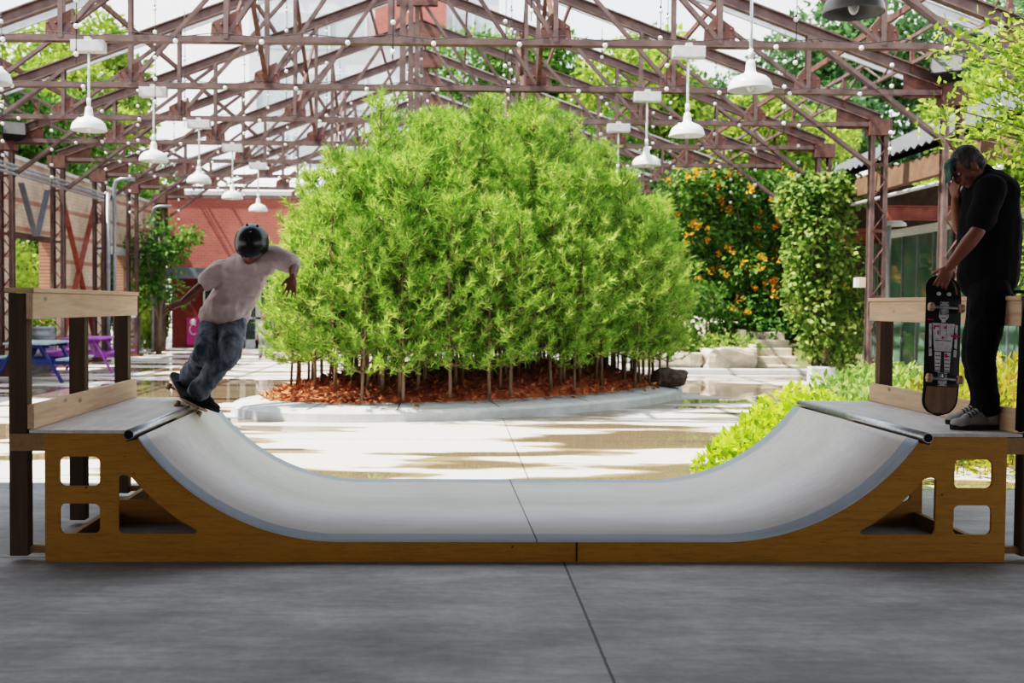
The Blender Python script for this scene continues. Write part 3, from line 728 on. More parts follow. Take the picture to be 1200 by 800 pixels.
# riding surface sheet
m = MB(); T = 0.014; n = len(PR)
NY = 2
vs = []
for x, z in PR: vs += [(x, -0.012, z), (x, W+0.012, z), (x, -0.012, z-T), (x, W+0.012, z-T)]
fs = []
for i in range(n-1):
    a, b = i*4, (i+1)*4
    fs += [(a, a+1, b+1, b), (a+2, b+2, b+3, a+3), (a, b, b+2, a+2), (a+1, a+3, b+3, b+1)]
m.add(vs, fs, False)
sf = m.build('riding_surface', ride_mat(W, L), rp)
for p_ in sf.data.polygons: p_.use_smooth = abs(p_.normal.y) < 0.5
# plywood side panels with hand holes
def rounded(poly, r, n=5):
    out = []
    N = len(poly)
    for i in range(N):
        p, a, b = V(poly[i]), V(poly[i-1]), V(poly[(i+1) % N])
        da, db = (a-p), (b-p); la, lb = da.length, db.length; da.normalize(); db.normalize()
        ang = da.angle(db); d = min(r/math.tan(ang/2), la*0.45, lb*0.45); rr = d*math.tan(ang/2)
        cen = p+(da+db).normalized()*(rr/math.sin(ang/2))
        s0 = p+da*d; s1 = p+db*d
        v0, v1 = s0-cen, s1-cen
        for k in range(n+1):
            t = k/n; q = v0.lerp(v1, t).normalized()*rr+cen; out.append((q.x, q.y))
    return out
def panel(flip, y):
    X = (lambda x: L-x) if flip else (lambda x: x)
    outer = [(0, 0.0), (0, H)] + [(CX-0.02, H), (CX-0.02, H-0.05), (X0, Z0-T)] + [(x, z-T) for x, z in PRL[1:]] + [(L*0.5 - (0 if not flip else 0)+(0.027 if not flip else -0.027), HB-T), (L*0.5+(0.027 if not flip else -0.027), 0.0)]
    holes = [rounded([(0.085, 0.445), (0.085, 0.618), (0.318, 0.618), (0.318, 0.445)], 0.035),
             rounded([(0.085, 0.165), (0.085, 0.342), (0.318, 0.342), (0.318, 0.165)], 0.035)]
    tri = [(0.425, 0.165), (0.425, 0.52), (0.50, 0.50), (0.56, 0.432), (0.66, 0.335), (0.78, 0.245), (0.885, 0.185), (0.872, 0.165)]
    holes.append(rounded(tri, 0.03, 3))
    bm = bmesh.new(); ed = []
    for lp in [outer]+holes:
        vv = [bm.verts.new((X(x), y, z)) for x, z in lp]
        for i in range(len(vv)): ed.append(bm.edges.new((vv[i], vv[(i+1) % len(vv)])))
    bmesh.ops.triangle_fill(bm, edges=ed, use_beauty=True, normal=(0, -1, 0))
    r = bmesh.ops.extrude_face_region(bm, geom=bm.faces[:])
    bmesh.ops.translate(bm, verts=[v for v in r['geom'] if isinstance(v, bmesh.types.BMVert)], vec=(0, 0.02, 0))
    bmesh.ops.recalc_face_normals(bm, faces=bm.faces[:])
    me = bpy.data.meshes.new('side_panel'); bm.to_mesh(me); bm.free(); return link('side_panel', me, 'ply', rp)
for flip in (False, True):
    for y in (0.0, W*0.5, W-0.02): panel(flip, y)
m = MB(); m.box((L*0.505+0.24, -0.003, 0.066), (0.006, 0.008, 0.125)); m.build('panel_joint', 'dark_pipe', rp)
# platforms, coping, framing
for s in (0, 1):
    X = (lambda x: L-x) if s else (lambda x: x)
    m = MB(); m.b2((X(-0.085), -0.015, H), (X(CX-0.022), W+0.015, H+0.02)); m.build('platform', 'deck', rp, bevel=0.003)
    m = MB(); m.tube([(X(CX), -0.02, H-0.006), (X(CX), W+0.02, H-0.006)], 0.03, 16); cpx = m.build('coping', 'pipe', rp)
    m = MB()
    for yy in (-0.0205, W+0.0205): m.tube([(X(CX), yy-0.0015, H-0.006), (X(CX), yy+0.0015, H-0.006)], 0.026, 16)
    m.build('pipe_opening', 'dark_pipe', cpx)
    for x, h_ in ((0.0, 0.10), (0.40, 0.14)):
        m = MB(); m.b2((X(x), 0.03, H-h_), (X(x+0.04), W-0.03, H-0.002)); m.build('platform_joist', 'joist', rp)
    for ya in (0.0, W-0.09):
        m = MB(); m.b2((X(-0.20), ya, H-0.105), (X(0.0), ya+0.09, H-0.005)); m.build('rail_bracket', 'joist', rp)
        m = MB(); m.b2((X(-0.20), ya+0.03, 0.045), (X(0.0), ya+0.07, 0.085)); m.build('foot_tie', 'joist', rp)
    for x in (0.02, 0.86):
        m = MB(); m.b2((X(x), 0.02, 0.0), (X(x+0.04), W-0.02, 0.09)); m.build('floor_stringer', 'joist', rp)
    for x, z in PRL[3:24:4]:   # ribs under the curve
        m = MB(); m.box((X(x), W/2, max(z-T-0.05, 0.05)), (0.04, W-0.05, 0.08)); m.build('curve_rib', 'joist', rp)
    # guard rail
    gx = -0.155
    g = bpy.data.objects.new('guard_rail', None); C.objects.link(g); g.parent = rp; g.location = (0, 0, 0)
    for y in (0.05, W/2, W-0.05):
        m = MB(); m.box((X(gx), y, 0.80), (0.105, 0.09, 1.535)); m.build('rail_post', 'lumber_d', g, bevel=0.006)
    m = MB(); m.b2((X(gx+0.055), -0.01, 1.418), (X(gx+0.095), W+0.03, 1.571)); m.build('rail_board', 'lumber', g, bevel=0.005)
    m = MB(); m.b2((X(gx-0.065), -0.02, 1.572), (X(gx+0.105), W+0.04, 1.60)); m.build('rail_cap', 'lumber', g, bevel=0.005)
    m = MB(); m.b2((X(gx+0.055), -0.0, H+0.022), (X(gx+0.095), W, H+0.165)); m.build('kick_board', 'lumber', g, bevel=0.005)
# ramp-local point to world
RM = Matrix.Translation((-2.3852, 6.363, 0)) @ Matrix.Rotation(RROT, 4, 'Z')
def rw(x, y, z): return RM @ V((x, y, z))
# ================================================================== PLANTING
BC = V((0.42, 17.3)); BD = V((0.74, 0.67)).normalized(); BN = V((0.67, -0.74)).normalized(); BA, BB = 4.3, 2.3
def bed(t, k=1.0, dk=0.0):
    p = BC+BD*((BA*k+dk)*math.cos(t))+BN*((BB*k+dk)*math.sin(t)); return p.x, p.y
kt = thing('planter_kerb', 'low grey concrete kerb ringing the oval bed of young pines', 'kerb', (BC.x, BC.y, 0), world=True)
N = 96; m = MB(); prf = [(0.0, 0.0), (0.0, 0.11), (-0.05, 0.15), (-0.46, 0.21), (-0.48, 0.10)]
vs = []
for k in range(N):
    for dk, z in prf:
        x, y = bed(2*math.pi*k/N, 1.0, dk); vs.append((x, y, z))
q = len(prf); fs = []
for k in range(N):
    for j in range(q-1): fs.append((k*q+j, ((k+1) % N)*q+j, ((k+1) % N)*q+j+1, k*q+j+1))
m.add(vs, fs); m.build('kerb_ring', 'kerb', kt)
m = MB()
for k in range(0, N, 6):
    x0, y0 = bed(2*math.pi*k/N, 1.0, -0.06); x1, y1 = bed(2*math.pi*k/N, 1.0, -0.45)
    m.bar((x0, y0, 0.151), (x1, y1, 0.207), 0.018, 0.006)
m.build('kerb_joint', 'stone_d', kt)
m = MB(); vs = [(BC.x, BC.y, 0.64)]; fs = []; RN = 8
for j in range(1, RN+1):
    for k in range(N):
        x, y = bed(2*math.pi*k/N, 1.0, -0.45-(1-j/RN)*0.0) if j == RN else bed(2*math.pi*k/N, (BA-0.45)/BA*j/RN)
        z = 0.19+0.45*(1-(j/RN)**2)+(0.04*noise.noise(V((x*2.2, y*2.2, 0))) if j < RN else 0); vs.append((x, y, z))
for k in range(N): fs.append((0, 1+k, 1+(k+1) % N))
for j in range(RN-1):
    for k in range(N): fs.append((1+j*N+k, 1+(j+1)*N+k, 1+(j+1)*N+(k+1) % N, 1+j*N+(k+1) % N))
m.add(vs, fs, True); o = m.build('mulch_bed', 'mulch'); tag(o, 'red bark mulch covering the soil of the oval bed', 'mulch', kind='stuff')
rnd = random.Random(5); m = MB()
for _ in range(9000):
    t = rnd.uniform(0, 2*math.pi); r = math.sqrt(rnd.random())*0.90; x, y = bed(t, r)
    z = 0.20+0.45*(1-(r/0.9)**2)
    d = V((rnd.uniform(-1, 1), rnd.uniform(-1, 1), rnd.uniform(-0.2, 0.5))).normalized()
    m.leaf((x, y, z+0.01), d, V((0, 0, 1))+V((rnd.uniform(-1, 1), rnd.uniform(-1, 1), 0))*0.6, rnd.uniform(0.06, 0.15), rnd.uniform(0.025, 0.06))
o = m.build('bark_chips', 'chip'); tag(o, 'loose red bark chips strewn under the young pines', 'bark chips', kind='stuff')

# ---------------- pine saplings
def make_pine(seed, Ht, spread, base, dens=1.0):
    rnd = random.Random(seed)
    t = thing('pine_sapling', '', 'tree', group='young pines in the oval bed')
    tk = MB(); lean = V((rnd.uniform(-0.08, 0.08), rnd.uniform(-0.08, 0.08), 0))
    def tp(z): return V((0, 0, z))+lean*(z/Ht)*2+V((0.03*math.sin(z*2+seed), 0.03*math.cos(z*1.7+seed), 0))
    zs = [Ht*k/9 for k in range(10)]
    tk.tube([tp(z) for z in zs], [0.021*(1-0.8*z/Ht)+0.004 for z in zs], 7)
    fo = MB()
    def tuft(p, d, n, Ln):
        for _ in range(n):
            v = (d*rnd.uniform(0.35, 1.2)+rvec_(rnd)*0.85).normalized()
            l = Ln*rnd.uniform(0.7, 1.15); sd = v.cross(rvec_(rnd)).normalized()*0.0065
            b = p+d*rnd.uniform(-0.06, 0.06)
            fo.add([b-sd, b+sd, b+v*l], [(0, 1, 2)])
    z = base
    while z < Ht-0.05:
        f = (z-base)/(Ht-base)
        Lb = spread*(0.45+0.55*math.sin(min(1, f*1.6+0.25)*math.pi*0.75))*(1-0.78*max(0, f-0.35)/0.65)
        nb = rnd.choice([4, 5, 5, 6]); a0 = rnd.uniform(0, 6.28)
        for k in range(nb):
            a = a0+2*math.pi*k/nb+rnd.uniform(-0.3, 0.3); el = rnd.uniform(0.15, 0.5)+0.45*f
            l = Lb*rnd.uniform(0.7, 1.15); d = V((math.cos(a)*math.cos(el), math.sin(a)*math.cos(el), math.sin(el)))
            p0 = tp(z); p1 = p0+d*l*0.6; p2 = p1+(d+V((0, 0, 0.35))).normalized()*l*0.4
            tk.tube([p0, p1, p2], [0.010, 0.006, 0.003], 4, caps=False)
            ns = max(3, int(l/0.11))
            for q in range(ns):
                u = 0.25+0.75*(q+rnd.random()*0.6)/ns
                pt = p0.lerp(p1, u/0.6) if u < 0.6 else p1.lerp(p2, (u-0.6)/0.4)
                dd = (d*0.7+rvec_(rnd)*0.6+V((0, 0, 0.5))).normalized(); off = rvec_(rnd)*0.07*(1-abs(u-0.6))
                tuft(pt+off, dd, int(15*dens), 0.125)
            tuft(p2, (d+V((0, 0, 0.6))).normalized(), int(22*dens), 0.14)
        z += rnd.uniform(0.20, 0.30)
    tuft(tp(Ht), V((0, 0, 1)), 30, 0.16)
    tk.build('trunk', 'bark', t); fo.build('foliage', 'needles', t)
    return t
def rvec_(rnd):
    while True:
        v = V((rnd.uniform(-1, 1), rnd.uniform(-1, 1), rnd.uniform(-1, 1)))
        if 0.01 < v.length < 1: return v.normalized()
tall = [make_pine(s, 4.0, 1.0, 0.80) for s in (1, 2, 3)]
short = [make_pine(s, 2.6, 0.84, 0.42) for s in (11, 12, 13)]
tt = {p.name: treeof(p) for p in tall+short}; usedp = set()
rnd = random.Random(21); spots = []
tries = 0
while len(spots) < 150 and tries < 20000:
    tries += 1
    t = rnd.uniform(0, 2*math.pi); r = math.sqrt(rnd.random())*0.90; x, y = bed(t, r); x += 0.16*max(0, math.cos(t))*r
    if x < -1.75 and r > 0.78: continue
    if all((x-a)**2+(y-b)**2 > 0.225**2 for a, b, _, _ in spots): spots.append((x, y, r, t))
for x, y, r, t in spots:
    hgt = 3.85*(1-0.50*r**2.6)+rnd.choice([-0.45, -0.3, -0.1, 0, 0.1, 0.25, 0.4])
    sx = (x-BC.x)
    if sx < -1.6: hgt *= 0.86
    p = rnd.choice(tall if hgt > 3.2 else short); base_h = 4.0 if p in tall else 2.6
    sc = hgt/base_h; z = 0.19+0.43*(1-r**2)
    lab = 'young pine with thin bare trunk, one of the dense thicket in the oval bed'
    rz = rnd.uniform(0, 6.28)
    if p.name not in usedp: usedp.add(p.name); p.location = (x, y, z-0.03); p.rotation_euler = (0, 0, rz); p.scale = (sc,)*3; p['label'] = lab
    else: dup(p, (x, y, z-0.03), rz, label=lab, scale=sc, tree=tt[p.name])
# dark rock at the right end of the bed
def rock(name, lab, c, size, mat, seed, rz=0.0, n=3, jag=0.25, cat='rock', group=None, rnd_=0.14):
    bm = bmesh.new(); bmesh.ops.create_cube(bm, size=1); bmesh.ops.subdivide_edges(bm, edges=bm.edges[:], cuts=5, use_grid_fill=True)
    for v in bm.verts:
        r = v.co.copy(); s = V((math.copysign(abs(2*r.x)**0.75, r.x), math.copysign(abs(2*r.y)**0.75, r.y), math.copysign(abs(2*r.z)**0.75, r.z)))*0.5
        L = max(abs(s.x), abs(s.y), abs(s.z)); s = s*(1-rnd_)+s.normalized()*0.5*rnd_
        s += s.normalized()*jag*0.35*noise.noise(s*2.6+V((seed, seed*2, 0)))
        v.co = V((s.x*size[0], s.y*size[1], max(s.z, -0.5)*size[2]))
    me = bpy.data.meshes.new(name); bm.to_mesh(me); bm.free()
    for p_ in me.polygons: p_.use_smooth = False
    o = link(name, me, mat); o.location = c; o.rotation_euler = (0, 0, rz); tag(o, lab, cat, group); return o
q = flr(786, 452, 0.2); rock('rock', 'dark rounded rock lying on the right end of the pine bed', (q.x, q.y+0.1, 0.34), (0.66, 0.45, 0.34), 'stone_d', 4, 0.2, rnd_=0.85, jag=0.4)

# ---------------- broadleaf crowns
def crown(mb, rnd, blobs, n, L, droop=0.25, shell=0.35, wf=0.55):
    wts = [b[1][0]*b[1][1] for b in blobs]
    for _ in range(n):
        c, rad = rnd.choices(blobs, wts)[0]
        d = rvec_(rnd); k = 1-shell*rnd.random()
        p = V((c[0]+d.x*rad[0]*k, c[1]+d.y*rad[1]*k, c[2]+d.z*rad[2]*k))
        v = (d*0.5+rvec_(rnd)*0.9+V((0, 0, -droop))).normalized(); nn = (d*0.8+V((0, 0, 0.7))+rvec_(rnd)*0.7)
        l = L*rnd.uniform(0.65, 1.25); mb.leaf(p, v, nn, l, l*wf)
def make_tree(seed, Ht, R_, base, mat, n, L, group, cat='tree', name='leafy_tree', bark='bark2'):
    rnd = random.Random(seed); t = thing(name, '', cat, group=group)
    blobs = []
    for _ in range(20):
        a = rnd.uniform(0, 6.28); z = rnd.uniform(base+0.1, Ht*0.93); f = (z-base)/(Ht-base)
        rr = R_*math.sqrt(max(0.05, 1-(2*f-0.85)**2*0.8))*rnd.uniform(0.25, 0.85); s = R_*rnd.uniform(0.26, 0.46)
        blobs.append(((rr*math.cos(a), rr*math.sin(a), z), (s, s, s*0.75)))
    blobs.append(((0, 0, (Ht+base)/2), (R_*0.6, R_*0.6, (Ht-base)*0.42)))
    tk = MB(); tk.tube([(0, 0, -0.05), (0.05, 0.02, Ht*0.4), (0, 0.05, Ht*0.85)], [0.035*Ht*0.6, 0.02*Ht*0.6, 0.04], 9)
    for c, rad in blobs[:14]:
        z0 = rnd.uniform(base*0.6, max(base*0.7, c[2]*0.8)); tk.tube([(0, 0, z0), ((c[0])*0.5, c[1]*0.5, (z0+c[2])/2+0.1), c], [0.012*Ht*0.6, 0.008*Ht*0.6, 0.012], 5, caps=False)
    tk.build('trunk', bark, t); f = MB(); crown(f, rnd, blobs, n, L); f.build('crown', mat, t); return t
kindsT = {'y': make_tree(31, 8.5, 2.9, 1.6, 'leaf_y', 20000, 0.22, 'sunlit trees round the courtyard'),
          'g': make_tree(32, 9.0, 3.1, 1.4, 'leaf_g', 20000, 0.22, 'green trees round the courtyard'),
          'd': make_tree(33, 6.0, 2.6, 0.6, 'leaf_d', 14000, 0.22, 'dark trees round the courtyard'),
          'h': make_tree(34, 14, 5.5, 1.5, 'leaf_hill', 26000, 0.36, 'hillside trees')}
tks = {k: treeof(o) for k, o in kindsT.items()}; ku = set()
def plant(k, x, y, s, lab, rz=None, z=0.0):
    o = kindsT[k]; rz = random.uniform(0, 6.28) if rz is None else rz
    if k not in ku: ku.add(k); o.location = (x, y, z); o.rotation_euler = (0, 0, rz); o.scale = (s,)*3; o['label'] = lab; return o
    return dup(o, (x, y, z), rz, label=lab, scale=s, tree=tks[k])
# beyond the left wall
plant('y', -13.2, 20.5, 1.1, 'sunlit tree beyond the left wall behind the leftmost pendant lamp')
plant('g', -13.4, 36.5, 0.95, 'green tree seen through the wide third wall opening beside the brick building')
plant('y', -14.5, 41.5, 1.25, 'tall sunlit tree above the far end of the left wall')
plant('y', -17.5, 28.0, 1.45, 'tall pale tree rising high behind the left wall at the top left corner')
plant('g', -11.2, 38.5, 0.62, 'small green tree in the gap between the left wall and the brick building')
def hedge(lab, x, ys, h, mat, seed):
    rnd = random.Random(seed); m = MB(); bl = [((x+rnd.uniform(-.3, .3), y, h*rnd.uniform(.3, .6)), (0.8, 1.0, h*0.42)) for y in ys]
    crown(m, rnd, bl, 1500*len(bl), 0.2); tag(m.build('hedge', mat), lab, 'hedge', 'hedges beyond the left wall')
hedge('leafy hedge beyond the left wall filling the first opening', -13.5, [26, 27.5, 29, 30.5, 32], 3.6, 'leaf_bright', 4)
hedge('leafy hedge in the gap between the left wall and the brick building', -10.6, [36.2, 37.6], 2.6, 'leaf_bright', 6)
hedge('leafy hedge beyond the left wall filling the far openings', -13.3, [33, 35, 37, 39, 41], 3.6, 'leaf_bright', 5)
plant('y', -19, 34.0, 1.5, 'tall sunlit tree rising far behind the middle of the left wall')
plant('y', -16, 47.0, 1.6, 'tall sunlit tree left of the pale tower, far behind the brick building')
# centre and right, behind the courtyard
plant('g', 2.2, 46.5, 1.45, 'tall green tree behind the ridge, right of the pale tower')
plant('y', 7.4, 44.0, 1.45, 'tall sunlit tree above the right part of the thicket')
plant('y', 11.8, 40.5, 1.15, 'sunlit tree behind the vine wall')
plant('g', 4.4, 39.0, 0.95, 'green tree standing behind the right shoulder of the thicket')
plant('d', 6.2, 32.6, 0.92, 'dark shaded tree just right of the thicket, behind the third sunlit lamp')
plant('d', 9.2, 31.5, 0.85, 'dark tree in shade above the stone path')
plant('d', 3.6, 30.4, 0.66, 'low dark tree hidden behind the thicket on its right')
plant('h', 21, 58, 1.25, 'big hillside tree at the upper right behind the shed roof')
plant('h', 30, 62, 1.35, 'big hillside tree at the far right, behind the eaves')
plant('h', 14, 66, 1.15, 'pale hillside tree behind the vine wall, far away')
plant('y', 15.6, 31.0, 1.0, 'sunlit tree behind the shed with the corrugated roof')
plant('g', 16.5, 22.5, 0.9, 'green tree behind the shed\'s right end')

# sapling by the red building
sap = make_tree(41, 4.2, 1.25, 1.3, 'leaf_g', 1500, 0.17, None, name='leafy_sapling'); sap['label'] = 'leafy green sapling leaning before the red brick building left of the skater'
q = at(186, 410, 32.4); sap.location = (q.x, 32.4, 0); 
m = MB(); rnd = random.Random(8); blobs = [((q.x+0.5, 32.3, 3.1), (0.55, 0.4, 0.4)), ((q.x+1.0, 32.2, 3.5), (0.35, 0.3, 0.25)), ((q.x-0.2, 32.2, 2.6), (0.5, 0.4, 0.5))]
ABS[sap.name] = Matrix.Translation((-q.x, -32.4, 0))
for b_ in blobs:
    m = MB(); crown(m, rnd, [b_], 150, 0.17); m.tube([(q.x, 32.4, b_[0][2]-0.9), b_[0]], [0.03, 0.01], 5); m.build('side_branch', 'leaf_g', sap)

# ---------------- vines
def vine(lab, blobs, n, L, mat, stems, flowers=None, seed=1, fn=0, group='climbing vines'):
    rnd = random.Random(seed); c = blobs[0][0]
    t = thing('climbing_vine', lab, 'vine', (c[0], c[1], 0), group=group, world=True)
    m = MB(); crown(m, rnd, blobs, n, L, 0.6, 0.5, 0.7); m.build('leaves', mat, t)
    m = MB()
    for p in stems: m.tube(p, [0.03]+[0.018]*(len(p)-1), 6)
    m.build('stem', 'bark2', t)
    if fn:
        m = MB()
        for _ in range(fn):
            b, rad = rnd.choice(blobs); d = rvec_(rnd); d.y = -abs(d.y)
            if d.z < -0.6: continue
            p = V((b[0]+d.x*rad[0], b[1]+d.y*rad[1]*1.04, b[2]+d.z*rad[2]))
            for _ in range(9): m.leaf(p+rvec_(rnd)*0.07, (V((0, -1, 0.1))+rvec_(rnd)*0.8), rvec_(rnd), 0.12, 0.07)
        m.build('blossoms', 'flower', t)
x4, y4 = XR, TY(4)
vine('pale climbing vine wrapping the lattice column right of the stone steps', [((x4-0.1, y4-0.05, 1.4), (0.45, 0.42, 1.1)), ((x4-0.25, y4-0.05, 2.9), (0.62, 0.45, 1.2)), ((x4+0.35, y4, 2.5), (0.5, 0.42, 1.5)), ((x4+0.5, y4+0.1, 1.2), (0.48, 0.42, 1.2)), ((x4-0.5, y4, 3.7), (0.5, 0.4, 0.6)), ((x4+0.2, y4, 3.9), (0.8, 0.4, 0.45)), ((x4-0.55, y4, 1.9), (0.25, 0.3, 0.8))],
     8500, 0.125, 'leaf_vine', [[(x4, y4-0.2, 0.4), (x4+0.1, y4-0.22, 2), (x4-0.1, y4-0.2, 3.6)]], seed=2)
x5, y5 = XR, TY(5)
bl = []
rnd = random.Random(77)
for x, z, r in [(5.7, 4.4, .75), (6.5, 4.5, .85), (7.4, 4.5, .9), (8.3, 4.4, .8), (6.0, 3.5, .75), (6.9, 3.5, .9), (7.8, 3.4, .9), (8.6, 3.3, .8), (6.2, 2.5, .7), (7.2, 2.4, .85), (8.2, 2.3, .9), (9.0, 2.2, .8), (7.6, 1.5, .7), (8.6, 1.4, .8)]:
    bl.append(((x+rnd.uniform(-.1, .1), 27.2+rnd.uniform(-.4, .4), z), (r, 0.5, r*0.8)))
vine('big trumpet vine dotted with orange blossoms above the stone path', bl, 9500, 0.16, 'leaf_g', [[(7.5, 27.3, 0.2), (7.3, 27.3, 2), (7.0, 27.2, 4)], [(6.3, 27.3, 0.2), (6.3, 27.3, 3)]], seed=3, fn=120)
bl = [((x, 26.3+rnd.uniform(-.3, .3), z), (r, 0.45, r)) for x, z, r in [(6.1, 1.7, .5), (6.6, 1.15, .5), (5.5, 1.0, .45), (7.1, 0.9, .45), (7.7, 0.9, .5)]]
vine('shaded green vine tumbling down behind the stone boulders', bl, 1500, 0.15, 'leaf_g', [[(6.3, 26.4, 0.3), (6.2, 26.3, 1.8)]], seed=4)

# ---------------- bank, steps, boulders, low kerb
m = MB(); NX, NYb = 26, 14; vs = []
for j in range(NYb):
    for i in range(NX):
        x = 4.2+i*0.28; y = 24.7+j*0.7
        h = 0.62*min(1, max(0, (y-24.6)/1.4))+0.10*(y-26) if y > 26 else 0.62*min(1, max(0, (y-24.6)/1.4))
        sx = 1-min(1, max(0, 1-abs(x-7.45)/0.62)) if y < 26.2 else 1
        vs.append((x, y, h*sx*(1 if x < 10.5 else 0.4)-0.02+0.06*noise.noise(V((x, y, 3)))*sx))
fs = [(j*NX+i, j*NX+i+1, (j+1)*NX+i+1, (j+1)*NX+i) for j in range(NYb-1) for i in range(NX-1)]
m.add(vs, fs, True); o = m.build('planted_bank', 'soil'); o['kind'] = 'structure'
def cover(name, lab, cat, pts, n, L, mat, seed, hmax=0.3, kind=None, group=None, wf=0.5, upright=0.6):
    """leafy low planting scattered over ellipses (x, y, rx, ry, z, h)"""
    rnd = random.Random(seed); m = MB(); wts = [p[2]*p[3] for p in pts]
    for _ in range(n):
        x, y, rx, ry, z, h = rnd.choices(pts, wts)[0]
        a = rnd.uniform(0, 6.28); r = math.sqrt(rnd.random()); px, py = x+rx*r*math.cos(a), y+ry*r*math.sin(a)
        hh = h*(1-r**2.5)*rnd.uniform(0.45, 1.0)+0.03
        d = (V((math.cos(a)*0.6, math.sin(a)*0.6, upright))+rvec_(rnd)*0.9).normalized(); l = L*rnd.uniform(0.6, 1.3)
        m.leaf((px, py, z+hh), d, V((0, 0, 1))+rvec_(rnd)*0.6, l, l*wf)
        if rnd.random() < 0.06: m.tube([(px, py, z), (px, py, z+hh)], 0.005, 3, caps=False)
    o = m.build(name, mat); tag(o, lab, cat, group, kind); return o
cover('ground_cover', 'low green groundcover on the bank behind the boulders', 'groundcover', [(5.4, 25.9, 1.0, 0.8, 0.5, 0.35), (6.5, 25.8, 0.8, 0.7, 0.5, 0.35), (6.9, 27, 0.8, 0.8, 0.65, 0.3), (8.6, 25.6, 0.6, 0.8, 0.4, 0.45), (4.9, 27, 0.9, 0.9, 0.65, 0.6)], 3200, 0.13, 'leaf_vine', 5, kind='stuff')
st = thing('stone_steps', 'pale stone steps climbing to the path between boulders and vine-wrapped column', 'steps', (7.45, 25.1, 0), world=True)
for k in range(5):
    m = MB(); w_ = 0.50+0.02*(k % 2)
    m.b2((7.46-w_, 25.05+k*0.30, -0.02 if k == 0 else k*0.185-0.03), (7.46+w_, 25.05+k*0.30+0.42, (k+1)*0.185))
    m.build('step', 'stone', st, bevel=0.03)
m = MB(); m.b2((6.83, 24.98, 0), (6.94, 25.7, 0.66)); m.build('cheek_slab', 'stone', st, bevel=0.03)
m = MB(); m.b2((6.74, 25.75, 0.3), (6.90, 26.6, 0.98)); m.build('cheek_slab', 'stone', st, bevel=0.03)
m = MB(); pth = [(7.45, 26.5, 0.93), (7.25, 27.2, 1.0), (6.8, 28.2, 1.12), (6.2, 29.2, 1.22), (5.6, 30.0, 1.3)]
vs = []
for x, y, z in pth: vs += [(x-0.62, y, z), (x+0.62, y+0.1, z), (x-0.62, y, z-0.5), (x+0.62, y+0.1, z-0.5)]
fs = []
for i in range(len(pth)-1):
    a, b = 4*i, 4*i+4; fs += [(a, a+1, b+1, b), (a, b, b+2, a+2), (a+1, a+3, b+3, b+1)]
m.add(vs, fs+[(0, 2, 3, 1)]); o = m.build('stone_path', 'stone'); tag(o, 'pale stone path leading off from the top of the steps', 'path')
rock('boulder', 'large squared sandstone boulder beside the stone steps', (6.28, 25.05, 0.27), (1.15, 0.7, 0.62), 'stone', 1.3, 0.18, jag=0.55, cat='boulder', group='sandstone boulders')
rock('boulder', 'pale squared boulder left of the largest one, behind the dark rock', (5.12, 25.1, 0.2), (1.1, 0.6, 0.50), 'stone', 5.1, -0.05, jag=0.5, cat='boulder', group='sandstone boulders')
m = MB(); m.b2((3.2, 24.35, 0), (9.0, 24.72, 0.13)); tag(m.build('low_kerb', 'kerb', bevel=0.03), 'low pale concrete kerb running in front of the steps and boulders', 'kerb')

# lime green plants behind and right of the ramp
m0 = [(2.75, 9.9, 0.55, 0.55, 0, 0.34), (3.2, 10.6, 0.65, 0.8, 0, 0.5), (3.7, 11.6, 0.7, 0.9, 0, 0.65), (3.3, 9.5, 0.6, 0.45, 0, 0.42), (3.75, 9.9, 0.6, 0.7, 0, 0.6)]
cover('leafy_plant', 'bright lime green leafy plants spilling behind the right end of the ramp', 'plants', m0, 5200, 0.10, 'leaf_lime', 9, kind='stuff', wf=0.55)
m1 = [(4.6, 12.6, 0.9, 1.0, 0, 0.75), (5.4, 13.6, 1.0, 1.2, 0, 0.8), (4.5, 11.2, 0.7, 0.9, 0, 0.75), (6.3, 15.5, 1.3, 1.5, 0, 0.7)]
cover('leafy_plant', 'yellow-green plants on the bed between the lime leaves and the lattice column', 'plants', m1, 5200, 0.11, 'leaf_vine', 10, kind='stuff', wf=0.5)
m2 = [(5.0, 10.6, 0.9, 0.9, 0, 0.95), (5.9, 11.4, 1.1, 1.0, 0, 1.0), (6.8, 12.5, 1.3, 1.2, 0, 1.0), (5.6, 9.6, 0.9, 0.7, 0, 0.95)]
cover('wild_grass', 'golden and reddish wild plants seen through the right guard rail', 'plants', m2, 7600, 0.13, 'leaf_gold', 12, kind='stuff', wf=0.28, upright=1.0)
rock('boulder', 'small pale stone among the lime green plants by the right guard rail', flr(1012, 470, 0.0)+V((0.0, 0.3, 0.12)), (0.35, 0.3, 0.3), 'stone', 8.1, 0.3, cat='boulder', group='sandstone boulders')
